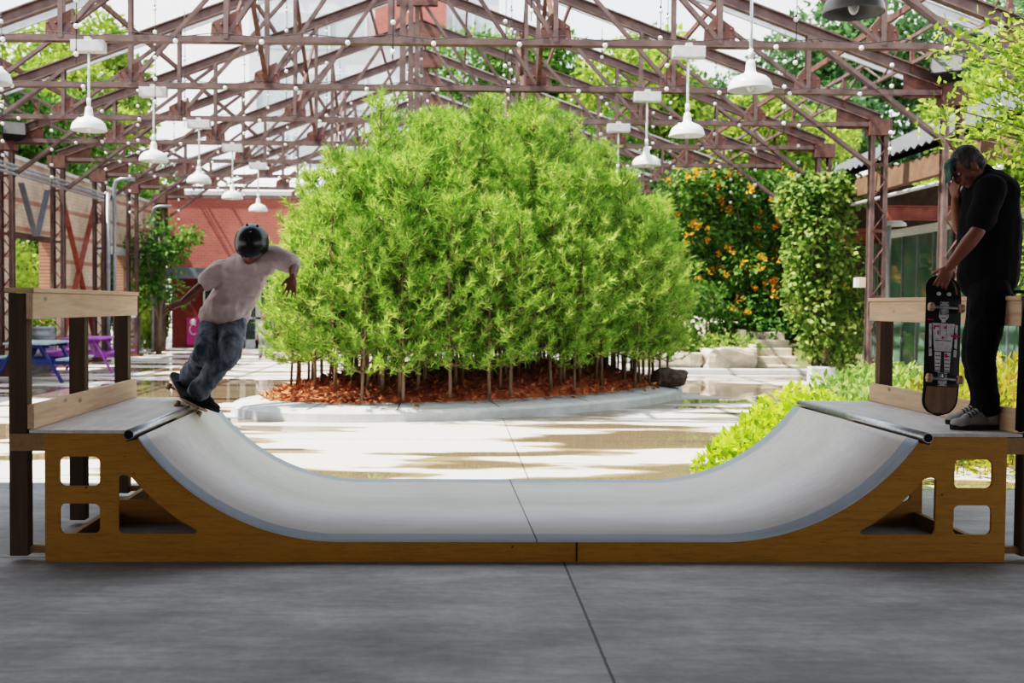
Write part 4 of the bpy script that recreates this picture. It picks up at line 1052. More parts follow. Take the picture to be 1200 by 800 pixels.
# leafy tree overhanging from the right edge
def lt_tree():
    rnd = random.Random(90); t = thing('overhanging_tree', 'fresh green branches reaching in at the right edge above and behind the man', 'tree', (7.9, 12.0, 0), world=True)
    m = MB(); m.tube([(7.9, 12.0, 0), (7.8, 12.0, 2.2), (7.5, 11.9, 4.6)], [0.14, 0.11, 0.06], 9)
    f = MB(); tips = []
    for px, py, Y in [(1112, 62, 11.6), (1122, 45, 11.2), (1140, 95, 11.4), (1118, 128, 11.3), (1165, 40, 11.0), (1180, 70, 11.2), (1150, 120, 11.6), (1185, 110, 11.5), (1190, 150, 11.0), (1160, 155, 12.0), (1192, 190, 11.3), (1200, 240, 11.4), (1196, 280, 11.8), (1188, 310, 11.6), (1100, 140, 11.9), (1130, 160, 12.2), (1200, 40, 11.5), (1215, 80, 11.2), (1220, 140, 11.5), (1205, 210, 11.7), (1225, 190, 11.3), (1210, 320, 11.6), (1142, 70, 11.9), (1175, 130, 11.5), (1195, 20, 11.8), (1210, 265, 11.4)]:
        tips.append(at(px, py, Y))
    for p in tips:
        b = V((7.7, 12.0, max(1.4, p.z-0.7))); mid = b.lerp(p, 0.55)+V((0, 0, 0.12)); m.tube([b, mid, p], [0.03, 0.016, 0.006], 5, caps=False)
        for _ in range(130):
            u = rnd.uniform(0.5, 1.05); c = (mid.lerp(p, (u-0.5)*2)); q = c+rvec_(rnd)*rnd.uniform(0.04, 0.36)
            d = ((p-b).normalized()*0.6+rvec_(rnd)*0.8+V((0, 0, 0.1))).normalized(); l = rnd.uniform(0.06, 0.115); f.leaf(q, d, V((0, -0.3, 1))+rvec_(rnd)*0.7, l, l*0.55)
    m.build('trunk', 'bark2', t); f.build('foliage', 'leaf_fresh', t)
lt_tree()

# ================================================================== FURNITURE AND BUILDINGS
def picnic(lab, loc, rz, top, legc, Lt=1.6):
    t = thing('picnic_table', lab, 'picnic table', loc, rz, 'picnic tables')
    m = MB()
    for k in range(5): m.box((-0.32+0.16*k, 0, 0.735), (0.15, Lt, 0.038))
    m.build('tabletop', top, t, bevel=0.005)
    for s in (-1, 1):
        m = MB()
        for k in (0, 1): m.box((s*(0.62+0.15*k), 0, 0.44), (0.14, Lt, 0.038))
        m.build('bench', top, t, bevel=0.005)
    for y in (-Lt/2+0.2, Lt/2-0.2):
        for s in (-1, 1):
            m = MB(); m.bar((s*0.22, y, 0.72), (s*0.62, y, 0.0), 0.04, 0.10, (0, 1, 0)); m.build('leg', legc, t)
        m = MB(); m.box((0, y+0.04, 0.39), (1.5, 0.04, 0.10)); m.box((0, y+0.04, 0.69), (0.74, 0.04, 0.08)); m.build('cross_beam', legc, t)
    for s in (-1, 1):
        m = MB(); m.bar((0, s*0.1, 0.68), (0, s*(Lt/2-0.24), 0.38), 0.04, 0.08, (1, 0, 0)); m.build('brace', legc, t)
a = flr(33, 448); picnic('navy picnic table with weathered pale blue top, half behind the left guard rail', (a.x, a.y+0.5, 0), R(4), 'teal', 'blue')
a = flr(93, 437); picnic('purple painted picnic table beyond the blue one', (a.x, a.y+0.6, 0), R(6), 'purple', 'purple')
a = at(45, 404, 24.1)
t = thing('planter_tub', 'ribbed galvanised tub with a green plant under the first wall opening', 'planter', (a.x, 24.1, 0), world=True)
m = MB(); pr = [(0, 0), (0.34, 0)]
for k in range(9): pr += [(0.35+0.012*(k % 2), 0.05+k*0.1), (0.35+0.012*(k % 2), 0.12+k*0.1)]
pr += [(0.37, 0.98), (0.33, 0.98), (0.33, 0.85), (0, 0.85)]
m.lathe(pr, (a.x, 24.1, 0), 28); m.build('tub', 'galvpot', t)
m = MB(); crown(m, random.Random(3), [((a.x, 24.1, 1.05), (0.3, 0.3, 0.25))], 260, 0.15); m.build('plant', 'leaf_y', t)
# corrugated sheets behind the third opening
def sheet(name, lab, p0, p1, h, mat, group=None, z=0.02):
    p0, p1 = V(p0), V(p1); d = p1-p0; n = int(d.length/0.035); nn = V((-d.y, d.x, 0)).normalized(); m = MB(); vs = []
    for i in range(n+1):
        q = p0+d*(i/n)+nn*(0.016*math.sin(i*1.57)); vs += [(q.x, q.y, z), (q.x, q.y, z+h)]
    m.add(vs, [(2*i, 2*i+2, 2*i+3, 2*i+1) for i in range(n)], True); o = m.build(name, mat); return tag(o, lab, 'panel', group)
sheet('corrugated_panel', 'grey corrugated metal sheet closing the foot of the third wall opening', (WX-0.15, 31.75, 0), (WX-0.15, 34.05, 0), 1.08, 'galvpot', 'corrugated sheets')
sheet('corrugated_panel', 'dark corrugated metal sheet in the second wall opening', (WX-0.15, 29.45, 0), (WX-0.15, 30.95, 0), 1.0, 'galvpot', 'corrugated sheets')
a = at(157, 368, 31.0); t = thing('wall_lamp', 'small white lamp box fixed to the fourth left column', 'lamp', a, world=True)
m = MB(); m.box(a, (0.12, 0.1, 0.20)); m.build('housing', 'boxwhite', t, bevel=0.01); m = MB(); m.tube([a+V((0, 0, 0.08)), a+V((-0.25, 0, 0.12))], 0.015, 6); m.build('arm', 'conduit', t)

# red brick building at the far end
BY = 35.0
b = thing('brick_building', 'low red brick building with slate canopy and glazed doors behind the skater', 'building', (-4, BY, 0), world=True)
x0, x1 = at(197, 300, BY).x, 3.0
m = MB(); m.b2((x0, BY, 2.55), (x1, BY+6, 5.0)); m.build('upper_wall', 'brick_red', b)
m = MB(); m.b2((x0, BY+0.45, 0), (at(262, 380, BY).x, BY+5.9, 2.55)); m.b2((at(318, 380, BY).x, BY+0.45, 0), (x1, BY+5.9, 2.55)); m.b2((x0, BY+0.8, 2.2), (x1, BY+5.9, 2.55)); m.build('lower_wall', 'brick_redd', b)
m = MB(); m.b2((x0-0.05, BY-0.6, 2.28), (x1, BY+0.2, 2.62)); m.build('canopy', 'canopy', b)
m = MB(); m.add([(x0-0.1, BY-0.05, 5.0), (x1, BY-0.05, 5.0), (x1, BY+6, 6.6), (x0-0.1, BY+6, 6.6)], [(0, 1, 2, 3)]); m.b2((x0-0.1, BY-0.06, 4.95), (x1, BY+0.02, 5.08)); m.build('roof', 'pale', b)
m = MB(); m.b2((x0, BY-0.8, 0), (x1, BY+0.45, 0.06)); m.build('door_step', 'kerb', b)
dx0, dx1 = at(262, 380, BY).x, at(318, 380, BY).x; dn = 3; dw = (dx1-dx0)/dn
for k in range(dn):
    xa, xb = dx0+k*dw, dx0+(k+1)*dw; f = MB(); y = BY+0.5; t_ = 0.09
    f.b2((xa, y, 0.06), (xa+t_, y+0.06, 2.2)); f.b2((xb-t_, y, 0.06), (xb, y+0.06, 2.2)); f.b2((xa, y, 2.05), (xb, y+0.06, 2.2)); f.b2((xa, y, 0.06), (xb, y+0.06, 0.34)); f.b2((xa, y, 1.0), (xb, y+0.05, 1.07))
    d = f.build('door', 'white', b)
    p_ = MB(); p_.b2((xa+t_, y+0.03, 0.34), (xb-t_, y+0.04, 2.05)); p_.build('pane', 'glassdark', d)
    h_ = MB(); h_.tube([(xb-0.15, y-0.04, 0.9), (xb-0.15, y-0.04, 1.3)], 0.02, 6); h_.build('handle', 'conduit', d)
wx = at(237, 350, BY).x
m = MB(); m.b2((wx, BY+0.40, 0.9), (wx+0.32, BY+0.47, 2.2)); m.build('window', 'glassdark', b); m = MB(); m.b2((wx-0.06, BY+0.38, 0.06), (wx, BY+0.47, 2.25)); m.build('window_frame', 'white', b)
sx = at(226, 384, BY+0.4); m = MB(); m.b2((sx.x-0.20, BY+0.41, sx.z-0.55), (sx.x+0.20, BY+0.45, sx.z+0.32)); s_ = m.build('door_sign', 'magenta', b)
m = MB(); pts = [(sx.x+0.02+0.12*math.cos(R(a)), BY+0.40, sx.z-0.05+0.16*math.sin(R(a))) for a in range(50, 311, 20)]; m.tube(pts, 0.018, 5); m.build('sign_lettering', 'white', s_)
m = MB(); a = at(226, 377, BY+0.4); m.lathe([(0, -0.02), (0.10, -0.02), (0.10, 0.02), (0, 0.02)], (a.x, BY+0.41, a.z), 16, Matrix.Rotation(R(90), 3, 'X')); m.build('notice_disc', 'white', b)
# pale tower block far behind
TB = 62.0
xa, xb = at(292, 0, TB).x, at(585, 0, TB).x
tb = thing('tower_block', 'pale grey tower block with a red brick centre panel rising behind the trusses', 'building', ((xa+xb)/2, TB, 0), world=True)
m = MB(); m.b2((xa, TB, 0), (xb, TB+10, 24)); m.build('facade', 'pale', tb)
ra, rb = at(440, 10, TB).x, at(523, 10, TB).x; zb = at(480, 50, TB).z
m = MB(); m.b2((ra, TB-0.4, zb), (rb, TB, 24)); m.build('brick_panel', 'brick_red', tb)
for side, (u0, u1) in enumerate([(xa+0.4, ra-0.5), (rb+0.4, xb-0.3)]):
    for k in range(4):
        z0 = 9.0+k*3.4
        f = MB(); f.b2((u0, TB-0.12, z0), (u1, TB, z0+2.0)); w_ = f.build('window_band', 'palewin', tb)
        nm = max(2, int((u1-u0)/1.6))
        for j in range(nm+1):
            g = MB(); x = u0+(u1-u0)*j/nm; g.b2((x-0.05, TB-0.2, z0), (x+0.05, TB-0.1, z0+2.0)); g.build('mullion', 'pale', w_)
# ------------- shed on the right
sh = thing('open_shed', 'open shed with corrugated roof, red beams and green glass wall right of the columns', 'shed', (9.5, 20, 0), world=True)
e0, e1 = 16.0, 27.5; ex, ez = 7.95, 4.32
m = MB(); n = 150; vs = []
for i in range(n+1):
    y = e0+(e1-e0)*i/n; dz = 0.035*math.sin(i*1.57)
    vs += [(ex, y, ez+dz), (ex+5.0, y, ez+dz+2.3)]
m.add(vs, [(2*i, 2*i+1, 2*i+3, 2*i+2) for i in range(n)], True); m.build('corrugated_roof', 'corr', sh)
m = MB(); m.add([(ex+0.1, e0, ez-0.1), (ex+5, e0, ez+2.15), (ex+5, e1, ez+2.15), (ex+0.1, e1, ez-0.1)], [(0, 1, 2, 3)]); m.build('roof_lining', 'darkwood', sh)
m = MB(); m.b2((ex+0.12, e0, ez-0.55), (ex+0.30, e1, ez-0.18)); m.build('eaves_beam', 'brownbeam', sh)
m = MB(); m.tube([(ex+0.05, e0, ez-0.72), (ex+0.05, e1, ez-0.72)], 0.035, 8); m.build('pipe_rail', 'galv', sh)
for y, z in ((21.0, 3.35), (24.5, 3.1), (27.2, 3.35)):
    m = MB(); m.channel((8.3, y, z), (14, y, z), 0.14, 0.28, 0.02); m.build('tie_beam', 'rust_red', sh)
m = MB(); m.b2((8.2, 27.5, 0), (13, 27.6, 4.6)); m.build('back_wall', 'darkwood', sh)
gx_, g0, g1 = 9.55, 16.5, 25.5; npn = 12
for k in range(npn):
    ya, yb = g0+(g1-g0)*k/npn, g0+(g1-g0)*(k+1)/npn
    f = MB(); f.b2((gx_-0.03, ya-0.025, 0), (gx_+0.05, ya+0.025, 3.2)); fr = f.build('glass_frame', 'conduit', sh)
    p_ = MB(); p_.b2((gx_, ya+0.025, 0.1), (gx_+0.02, yb-0.025, 3.05)); p_.build('pane', 'glassgreen', fr)
m = MB(); m.b2((gx_-0.05, g0, 3.05), (gx_+0.08, g1, 3.22)); m.build('head_rail', 'white', sh)
m = MB(); m.b2((gx_+0.3, g0, 0), (gx_+0.4, g1, 3.2)); m.build('inner_wall', 'darkwood', sh)
# pole lamp in the shed
a = at(1047, 262, 22.5)
t = thing('pole_lamp', 'white pole lamp with a flat hood in front of the glass wall', 'lamp', (a.x, 22.5, 0), world=True)
m = MB(); m.tube([(a.x-0.1, 22.5, 0), (a.x-0.1, 22.5, a.z)], 0.06, 10); m.build('pole', 'galv', t)
m = MB(); m.lathe([(0.26, 0), (0.25, 0.05), (0.1, 0.14), (0.05, 0.18), (0.04, 0.28), (0, 0.28)], (a.x, 22.5, a.z-0.05), 20); m.build('lamp_hood', 'enamel', t)
m = MB(); m.lathe([(0.0, 0.33), (0.24, 0.33), (0.24, 0.40), (0.0, 0.40)], (a.x, 22.5, a.z-0.05), 20); m.build('lamp_cap', 'enamel', t)
a = at(1076, 205, 20.2); t = thing('ceiling_lamp', 'pale shallow lamp hanging under the dark shed roof', 'lamp', (a.x, 20.2, a.z), world=True)
m = MB(); m.lathe([(0.20, -0.04), (0.19, 0.0), (0.12, 0.06), (0, 0.07)], a, 18); m.build('lamp_shade', 'enamel', t); m = MB(); m.tube([a+V((0, 0, 0.07)), a+V((0, 0, 0.95))], 0.015, 6); m.build('stem', 'conduit', t)
a = at(1009, 331, 19.3); t = thing('electrical_box', 'small tan electrical box on the side of the tall lattice column', 'electrical box', (a.x, 19.3, a.z), world=True)
m = MB(); m.box(a, (0.13, 0.12, 0.18)); m.build('housing', 'stone', t, bevel=0.008); m = MB(); m.box(a+V((-0.09, 0, 0)), (0.05, 0.1, 0.17)); m.build('lens', 'enamel', t)
# ================================================================== PEOPLE AND BOARDS
def basis(f, u):
    f = V(f).normalized(); u = V(u); s = f.cross(u).normalized(); u = s.cross(f).normalized()
    return Matrix((s, f, u)).transposed()      # columns: right side, forward, up
def head(mb, c, B, k=1.0):
    P = lambda s, f, u: V(c)+B @ V((s*k, f*k, u*k))
    mb.ell(P(0, -0.005, 0.028), (0.074*k, 0.094*k, 0.098*k), B, 20, 14)
    mb.ell(P(0, 0.028, -0.03), (0.062*k, 0.068*k, 0.082*k), B, 16, 12)
    mb.ell(P(0, 0.052, -0.088), (0.036*k, 0.036*k, 0.026*k), B)             # chin
    mb.cone(P(0.045, 0.0, -0.06), P(0.012, 0.06, -0.09), 0.026*k, 0.02*k); mb.cone(P(-0.045, 0.0, -0.06), P(-0.012, 0.06, -0.09), 0.026*k, 0.02*k)
    mb.cone(P(0, 0.088, 0.022), P(0, 0.108, -0.024), 0.010*k, 0.016*k)        # nose
    for s in (-1, 1):
        mb.ell(P(s*0.013, 0.097, -0.027), (0.010*k, 0.010*k, 0.008*k), B)
        mb.ell(P(s*0.032, 0.076, 0.034), (0.026*k, 0.016*k, 0.010*k), B)      # brow
        mb.ell(P(s*0.076, -0.008, -0.005), (0.010*k, 0.022*k, 0.034*k), B)    # ear
        mb.ell(P(s*0.040, 0.062, -0.022), (0.024*k, 0.022*k, 0.022*k), B)     # cheek
    mb.ell(P(0, 0.087, -0.055), (0.024*k, 0.012*k, 0.007*k), B); mb.ell(P(0, 0.085, -0.066), (0.021*k, 0.012*k, 0.008*k), B)
    return P
def face_parts(P, B, t, k=1.0):
    m = MB()
    for s in (-1, 1): m.ell(P(s*0.031, 0.079, 0.012), (0.012*k, 0.010*k, 0.009*k), B, 12, 8)
    m.build('eyes', 'eye', t)
    m = MB()
    for s in (-1, 1): m.ell(P(s*0.031, 0.0885, 0.012), (0.005*k, 0.002*k, 0.005*k), B, 10, 6)
    m.build('pupils', 'black', t)
    m = MB()
    for s in (-1, 1): m.cone(P(s*0.016, 0.093, 0.040), P(s*0.046, 0.080, 0.042), 0.0045*k, 0.003*k, n=6)
    m.build('eyebrows', 'hair', t)
    m = MB(); m.ell(P(0, 0.0945, -0.055), (0.022*k, 0.006*k, 0.005*k), B); m.ell(P(0, 0.092, -0.065), (0.018*k, 0.006*k, 0.006*k), B); m.build('lips', 'lip', t)
def hand(mb, wrist, d, palm_n, side, curls, k=1.0, spread=0.16, thumb=(0.75, 0.25)):
    """d: towards the fingers, palm_n: out of the palm, side=+1 puts the thumb on d x palm_n"""
    d = V(d).normalized(); n = V(palm_n); n = (n-d*n.dot(d)).normalized(); a = d.cross(n)*side   # a points to the thumb side
    w = V(wrist)
    Bm = Matrix((a, d, n)).transposed()
    mb.ell(w+d*0.045*k, (0.040*k, 0.054*k, 0.016*k), Bm); mb.cone(w-d*0.01*k, w+d*0.03*k, 0.025*k, 0.026*k, a, 0.75)
    for i, (off, L_) in enumerate([(0.030, 0.078), (0.010, 0.088), (-0.011, 0.082), (-0.030, 0.064)]):
        p = w+d*(0.082-0.05*abs(off+0.005))*k+a*off*k
        dirv = (d+a*spread*(off/0.03)).normalized(); c = curls[i] if isinstance(curls, (list, tuple)) else curls
        rr = 0.0092*k
        mb.cone(w+d*0.05*k+a*off*0.9*k, p, 0.011*k, rr*1.08, n=10)
        for j, fr in enumerate((0.44, 0.31, 0.25)):
            dirv = (dirv*math.cos(c)+n*math.sin(c)).normalized(); q = p+dirv*L_*fr*k
            mb.cone(p, q, rr, rr*0.90, n=10); p = q; rr *= 0.90
    p = w+d*0.022*k+a*0.026*k; dv = (d*thumb[0]+a*0.7+n*thumb[1]).normalized()
    q = p+dv*0.038*k; mb.cone(p, q, 0.0145*k, 0.0115*k, n=10)
    dv2 = (dv+d*0.35+n*0.15).normalized(); mb.cone(q, q+dv2*0.034*k, 0.0108*k, 0.0088*k, n=10)
def folds(amp, scale, seed, stretch=(1, 1, 1)):
    return lambda co: amp*(noise.noise(V((co.x*scale*stretch[0]+seed, co.y*scale*stretch[1], co.z*scale*stretch[2])))+0.5*noise.noise(V((co.x*scale*2.3, co.y*scale*2.3+seed, co.z*scale*2.3))))
def shoe(t, ankle, toe_dir, upv, k=1.0, mat='shoe_b', sole='rubber', laces=True, solecol=None):
    f = V(toe_dir).normalized(); B = basis(f, upv); A = V(ankle)
    P = lambda s, a, u: A+B @ V((s*k, a*k, u*k))
    m = MB()
    m.ell(P(0, -0.02, -0.035), (0.038*k, 0.052*k, 0.042*k), B); m.ell(P(0, 0.06, -0.045), (0.044*k, 0.085*k, 0.036*k), B); m.ell(P(0, 0.145, -0.053), (0.047*k, 0.055*k, 0.027*k), B)
    m.cone(P(0, -0.012, -0.03), P(0, -0.018, 0.022), 0.042*k, 0.043*k); m.cone(P(0, 0.03, 0.0), P(0, 0.115, -0.036), 0.034*k, 0.03*k)
    s = link('shoe', remeshed(m, 0.006, 3), mat, t)
    n = 20; prf = []
    for i in range(n):
        a = 2*math.pi*i/n; x = 0.046*math.cos(a)*(1+0.08*math.sin(a)); y = 0.062+0.140*math.sin(a); prf.append((x, y))
    m = MB(); vs = [P(x, y, -0.086) for x, y in prf]+[P(x*1.05, y*1.02-0.001, -0.062) for x, y in prf]
    m.add(vs, [tuple(range(n))[::-1], tuple(range(n, 2*n))]+[(i, (i+1) % n, (i+1) % n+n, i+n) for i in range(n)]); m.build('sole', sole, s)
    if laces:
        m = MB()
        for i in range(5):
            y = 0.040+0.017*i; z = 0.031-0.0084*i; m.tube([P(-0.030, y, z-0.018), P(-0.012, y+0.003, z-0.001), P(0.012, y+0.003, z-0.001), P(0.030, y, z-0.018)], 0.0035*k, 6)
        m.tube([P(0, 0.042, 0.031), P(0.03, 0.05, 0.045), P(0.040, 0.065, 0.012)], 0.003*k, 5); m.tube([P(0, 0.042, 0.031), P(-0.03, 0.05, 0.045), P(-0.040, 0.065, 0.012)], 0.003*k, 5)
        m.build('laces', 'lace', s)
    return s

def board(name, lab, loc, B, worn=False, graphic=False, Lb=0.80, Wb=0.205, cat='skateboard'):
    """B columns: across, along, up (grip side)"""
    t = thing(name, lab, cat, loc, world=True); c = V(loc)
    P = lambda x, y, z: c+B @ V((x, y, z))
    n = 40; half = []
    def zof(y):
        a = abs(y)-0.275; kick = 0.30*max(0, a) if a > 0 else 0
        return kick
    st = []
    for i in range(n+1):
        y = -Lb/2+Lb*i/n
        e = Lb/2-abs(y); w = Wb/2*(1 if e > 0.10 else math.sqrt(max(0.0, 1-((0.10-e)/0.10)**2)))
        st.append((y, max(w, 0.004)))
    def sheet_(z0, z1, sc=1.0):
        vs, fs = [], []; q = 7
        for y, w in st:
            for j in range(q):
                x = (-1+2*j/(q-1))*w*sc; cz = zof(y)+0.006*(abs(x)/(Wb/2))**2
                vs.append(P(x, y*sc, cz+z0))
            for j in range(q):
                x = (-1+2*j/(q-1))*w*sc; cz = zof(y)+0.006*(abs(x)/(Wb/2))**2
                vs.append(P(x, y*sc, cz+z1))
        m_ = len(st)
        for i in range(m_-1):
            a, b = i*2*q, (i+1)*2*q
            for j in range(q-1):
                fs.append((a+j, b+j, b+j+1, a+j+1)); fs.append((a+q+j, a+q+j+1, b+q+j+1, b+q+j))
            fs.append((a, a+q, b+q, b)); fs.append((a+q-1, b+q-1, b+2*q-1, a+2*q-1))
        fs.append(tuple(range(q))+tuple(range(2*q-1, q-1, -1)))
        return vs, fs
    m = MB(); m.add(*sheet_(-0.0055, 0.0055)); dk = m.build('deck', 'print_k' if graphic else 'maple', t)
    m = MB(); m.add(*sheet_(0.0056, 0.0066, 0.985)); m.build('grip_tape', 'grip', t)
    for s in (-1, 1):
        y = s*0.215
        m = MB(); m.add([P(a*0.026, y+b*0.04, zz) for zz in (-0.0058, -0.016) for a, b in ((-1, -1), (1, -1), (1, 1), (-1, 1))], [(0, 1, 2, 3), (7, 6, 5, 4), (0, 4, 5, 1), (1, 5, 6, 2), (2, 6, 7, 3), (3, 7, 4, 0)])
        m.cone(P(0, y+s*-0.012, -0.014), P(0, y, -0.044), 0.02, 0.013); m.cone(P(-0.062, y, -0.048), P(0.062, y, -0.048), 0.0095, 0.0095); m.cone(P(0, y-s*0.03, -0.02), P(0, y, -0.048), 0.012, 0.011)
        m.tube([P(-0.108, y, -0.048), P(0.108, y, -0.048)], 0.004, 8)
        tr = m.build('truck', 'alu', t)
        for e in (-1, 1):
            RB = B @ Matrix.Rotation(R(90), 3, 'Y')
            m = MB(); m.lathe([(0.006, -0.016), (0.016, -0.016), (0.023, -0.015), (0.0265, -0.010), (0.0265, 0.010), (0.023, 0.015), (0.016, 0.016), (0.006, 0.016)], P(e*0.088, y, -0.048), 22, RB)
            m.lathe([(0.0, -0.014), (0.009, -0.014), (0.009, 0.014), (0.0, 0.014)], P(e*0.088, y, -0.048), 12, RB); m.build('wheel', 'wheel', tr)
        m = MB()
        for a in (-1, 1):
            for b in (-1, 1): m.ell(P(a*0.02, y+b*0.031, -0.0165), (0.0045, 0.0045, 0.0025), B, 8, 5)
        m.build('bolts', 'black', tr)
    if graphic:
        z = -0.0062
        def flat(polys, mat, nm, dz=0.0):
            m = MB()
            for pl in polys:
                o = len(m.v); m.add([P(-x, y, z-dz) for x, y in pl], [tuple(range(len(pl)))])
            return m.build(nm, mat, dk)
        def rc(x0, y0, x1, y1): return [(x0, y0), (x1, y0), (x1, y1), (x0, y1)]
        def disc(cx, cy, r, r2=None): return [(cx+r*math.cos(a*math.pi/9), cy+(r2 or r)*math.sin(a*math.pi/9)) for a in range(18)]
        # a plain front view of a jointed figure, pale on black
        flat([disc(0, 0.175, 0.030, 0.036), rc(-0.012, 0.13, 0.012, 0.145), [(-0.066, 0.125), (0.066, 0.125), (0.050, -0.045), (-0.050, -0.045)],
              [(-0.085, 0.118), (-0.069, 0.122), (-0.066, -0.02), (-0.082, -0.03)], [(0.085, 0.118), (0.069, 0.122), (0.066, -0.02), (0.082, -0.03)],
              [(-0.083, -0.035), (-0.064, -0.03), (-0.062, -0.075), (-0.080, -0.08)], [(0.083, -0.035), (0.064, -0.03), (0.062, -0.075), (0.080, -0.08)],
              [(-0.048, -0.05), (-0.008, -0.05), (-0.012, -0.17), (-0.042, -0.17)], [(0.048, -0.05), (0.008, -0.05), (0.012, -0.17), (0.042, -0.17)]], 'print_w', 'figure_print', 0.0004)
        flat([rc(-0.047, 0.018, 0.047, 0.022), rc(-0.02, 0.05, -0.017, 0.12), rc(0.017, 0.05, 0.02, 0.12), disc(-0.012, 0.18, 0.007), disc(0.012, 0.18, 0.007), rc(-0.012, 0.155, 0.012, 0.16)]+
             [rc(a, -0.165+0.022*k, a+0.028, -0.160+0.022*k) for k in range(5) for a in (-0.041, 0.013)], 'print_k', 'figure_lines', 0.0007)
        flat([rc(-0.058, 0.085, -0.048, 0.11), rc(-0.05, 0.10, -0.022, 0.11), rc(0.045, 0.045, 0.098, 0.056), rc(0.066, 0.03, 0.078, 0.07), disc(0.012, 0.10, 0.009), rc(-0.035, 0.055, -0.026, 0.08), disc(0.02, -0.07, 0.010, 0.014), rc(-0.095, 0.14, -0.06, 0.147), rc(-0.008, 0.03, 0.004, 0.045)], 'print_p', 'pink_marks', 0.0009)
        m = MB(); ys = [-Lb/2+0.018+0.012*i for i in range(14)]; vs = []
        for y in ys:
            e = Lb/2-0.010-abs(y); w = (Wb/2-0.012)*(1 if e > 0.095 else math.sqrt(max(0.0, 1-((0.095-e)/0.095)**2)))
            vs += [P(-w, y, zof(y)-0.0068), P(w, y, zof(y)-0.0068)]
        m.add(vs, [(2*i, 2*i+1, 2*i+3, 2*i+2) for i in range(13)]); m.build('worn_tail', 'maple_w', dk)
        ys = [Lb/2-0.020-0.012*i for i in range(10)]; vs = []; m = MB()
        for y in ys:
            e = Lb/2-0.010-abs(y); w = (Wb/2-0.016)*(1 if e > 0.095 else math.sqrt(max(0.0, 1-((0.095-e)/0.095)**2)))
            vs += [P(-w*0.95, y, zof(y)-0.0066), P(-w*0.80, y, zof(y)-0.0066)]
        m.add(vs, [(2*i, 2*i+1, 2*i+3, 2*i+2) for i in range(9)]); m.build('worn_edge', 'maple_w', dk)
        hm = MB()
        for a in (-0.03, 0.03): hm.ell(P(a, 0.305, zof(0.305)-0.007), (0.014, 0.014, 0.002), B, 12, 6)
        hm.build('nose_dots', 'print_w', dk)
    return t, P

# ------------------------------------------------------------------ the skater
SB = at(219, 462, 8.08)
along = V((0.37, -0.89, -0.22)).normalized(); upb = V((0.36, 0.30, 0.88)); upb = (upb-along*upb.dot(along)).normalized(); acr = along.cross(upb).normalized()
sb, SP = board('skateboard', 'worn skateboard tilted on the left coping under the skater\'s black shoes', SB, Matrix((acr, along, upb)).transposed())
sk = thing('person', 'skater in mauve-white tee, faded jeans and black helmet leaning with arms out', 'person', SB, world=True)
footA = SP(0.0, -0.175, 0.0066)+upb*0.086; footB = SP(0.0, 0.20, 0.0066)+upb*0.086
toe = (-acr*1.0 if (-acr).x > 0 else acr)
toe = (toe+V((0.35, -0.35, 0))).normalized()
J = dict(hipc=at(264, 366, 8.10), kA=at(241, 412, 7.86), kB=at(270, 412, 7.84), chest=at(288, 322, 7.98), neck=at(293, 304, 7.88), headc=at(295, 289, 7.80),
         shL=at(259, 315, 7.98), elL=at(233, 338, 7.92), wrL=at(214, 354, 7.86), shR=at(320, 299, 7.88), elR=at(345, 311, 7.82), wrR=at(343, 324, 7.70))
sdir = (J['shR']-J['shL']).normalized()
hipA = J['hipc']-sdir*0.095-V((0, 0, 0.04)); hipB = J['hipc']+sdir*0.085-V((0, 0, 0.05))
lean = (J['neck']-J['hipc']).normalized(); facing = sdir.cross(lean).normalized()
if facing.y > 0: facing = -facing
hf = (facing*0.80+V((0.02, 0, -0.62))).normalized(); HB_ = basis(hf, V((0.10, -0.15, 1)))
m = MB(); HP = head(m, J['headc'], HB_, 0.95)
m.cone(J['neck']-lean*0.04, J['headc']-V((0, 0, 0.03)), 0.052, 0.048)
m.cone(J['hipc']+lean*0.03, J['chest'], 0.11, 0.135, sdir, 0.75); m.cone(J['shL'], J['shR'], 0.06, 0.06)
m.cone(hipA-lean*0.05, J['kA'], 0.065, 0.055); m.cone(J['kA'], footA, 0.052, 0.038); m.cone(hipB-lean*0.05, J['kB'], 0.065, 0.055); m.cone(J['kB'], footB, 0.052, 0.038)
for a, b, c_ in (('shL', 'elL', 'wrL'), ('shR', 'elR', 'wrR')):
    m.cone(J[a], J[b], 0.046, 0.036); m.cone(J[b], J[b].lerp(J[c_], 0.35), 0.036, 0.036); m.cone(J[b].lerp(J[c_], 0.35), J[c_], 0.036, 0.024)
hand(m, J['wrL'], J['wrL']-J['elL']+V((-0.05, 0, 0.03)), V((0.2, -0.5, -0.8)), 1, [0.16, 0.10, 0.12, 0.2], 0.92, 0.25)
hand(m, J['wrR'], V((-0.12, -0.12, -1)), V((-0.35, 0.9, 0)), -1, [0.22, 0.25, 0.22, 0.2], 0.92, 0.30)
link('body', remeshed(m, 0.0062, 2), 'skin', sk)
face_parts(HP, HB_, sk, 0.95)
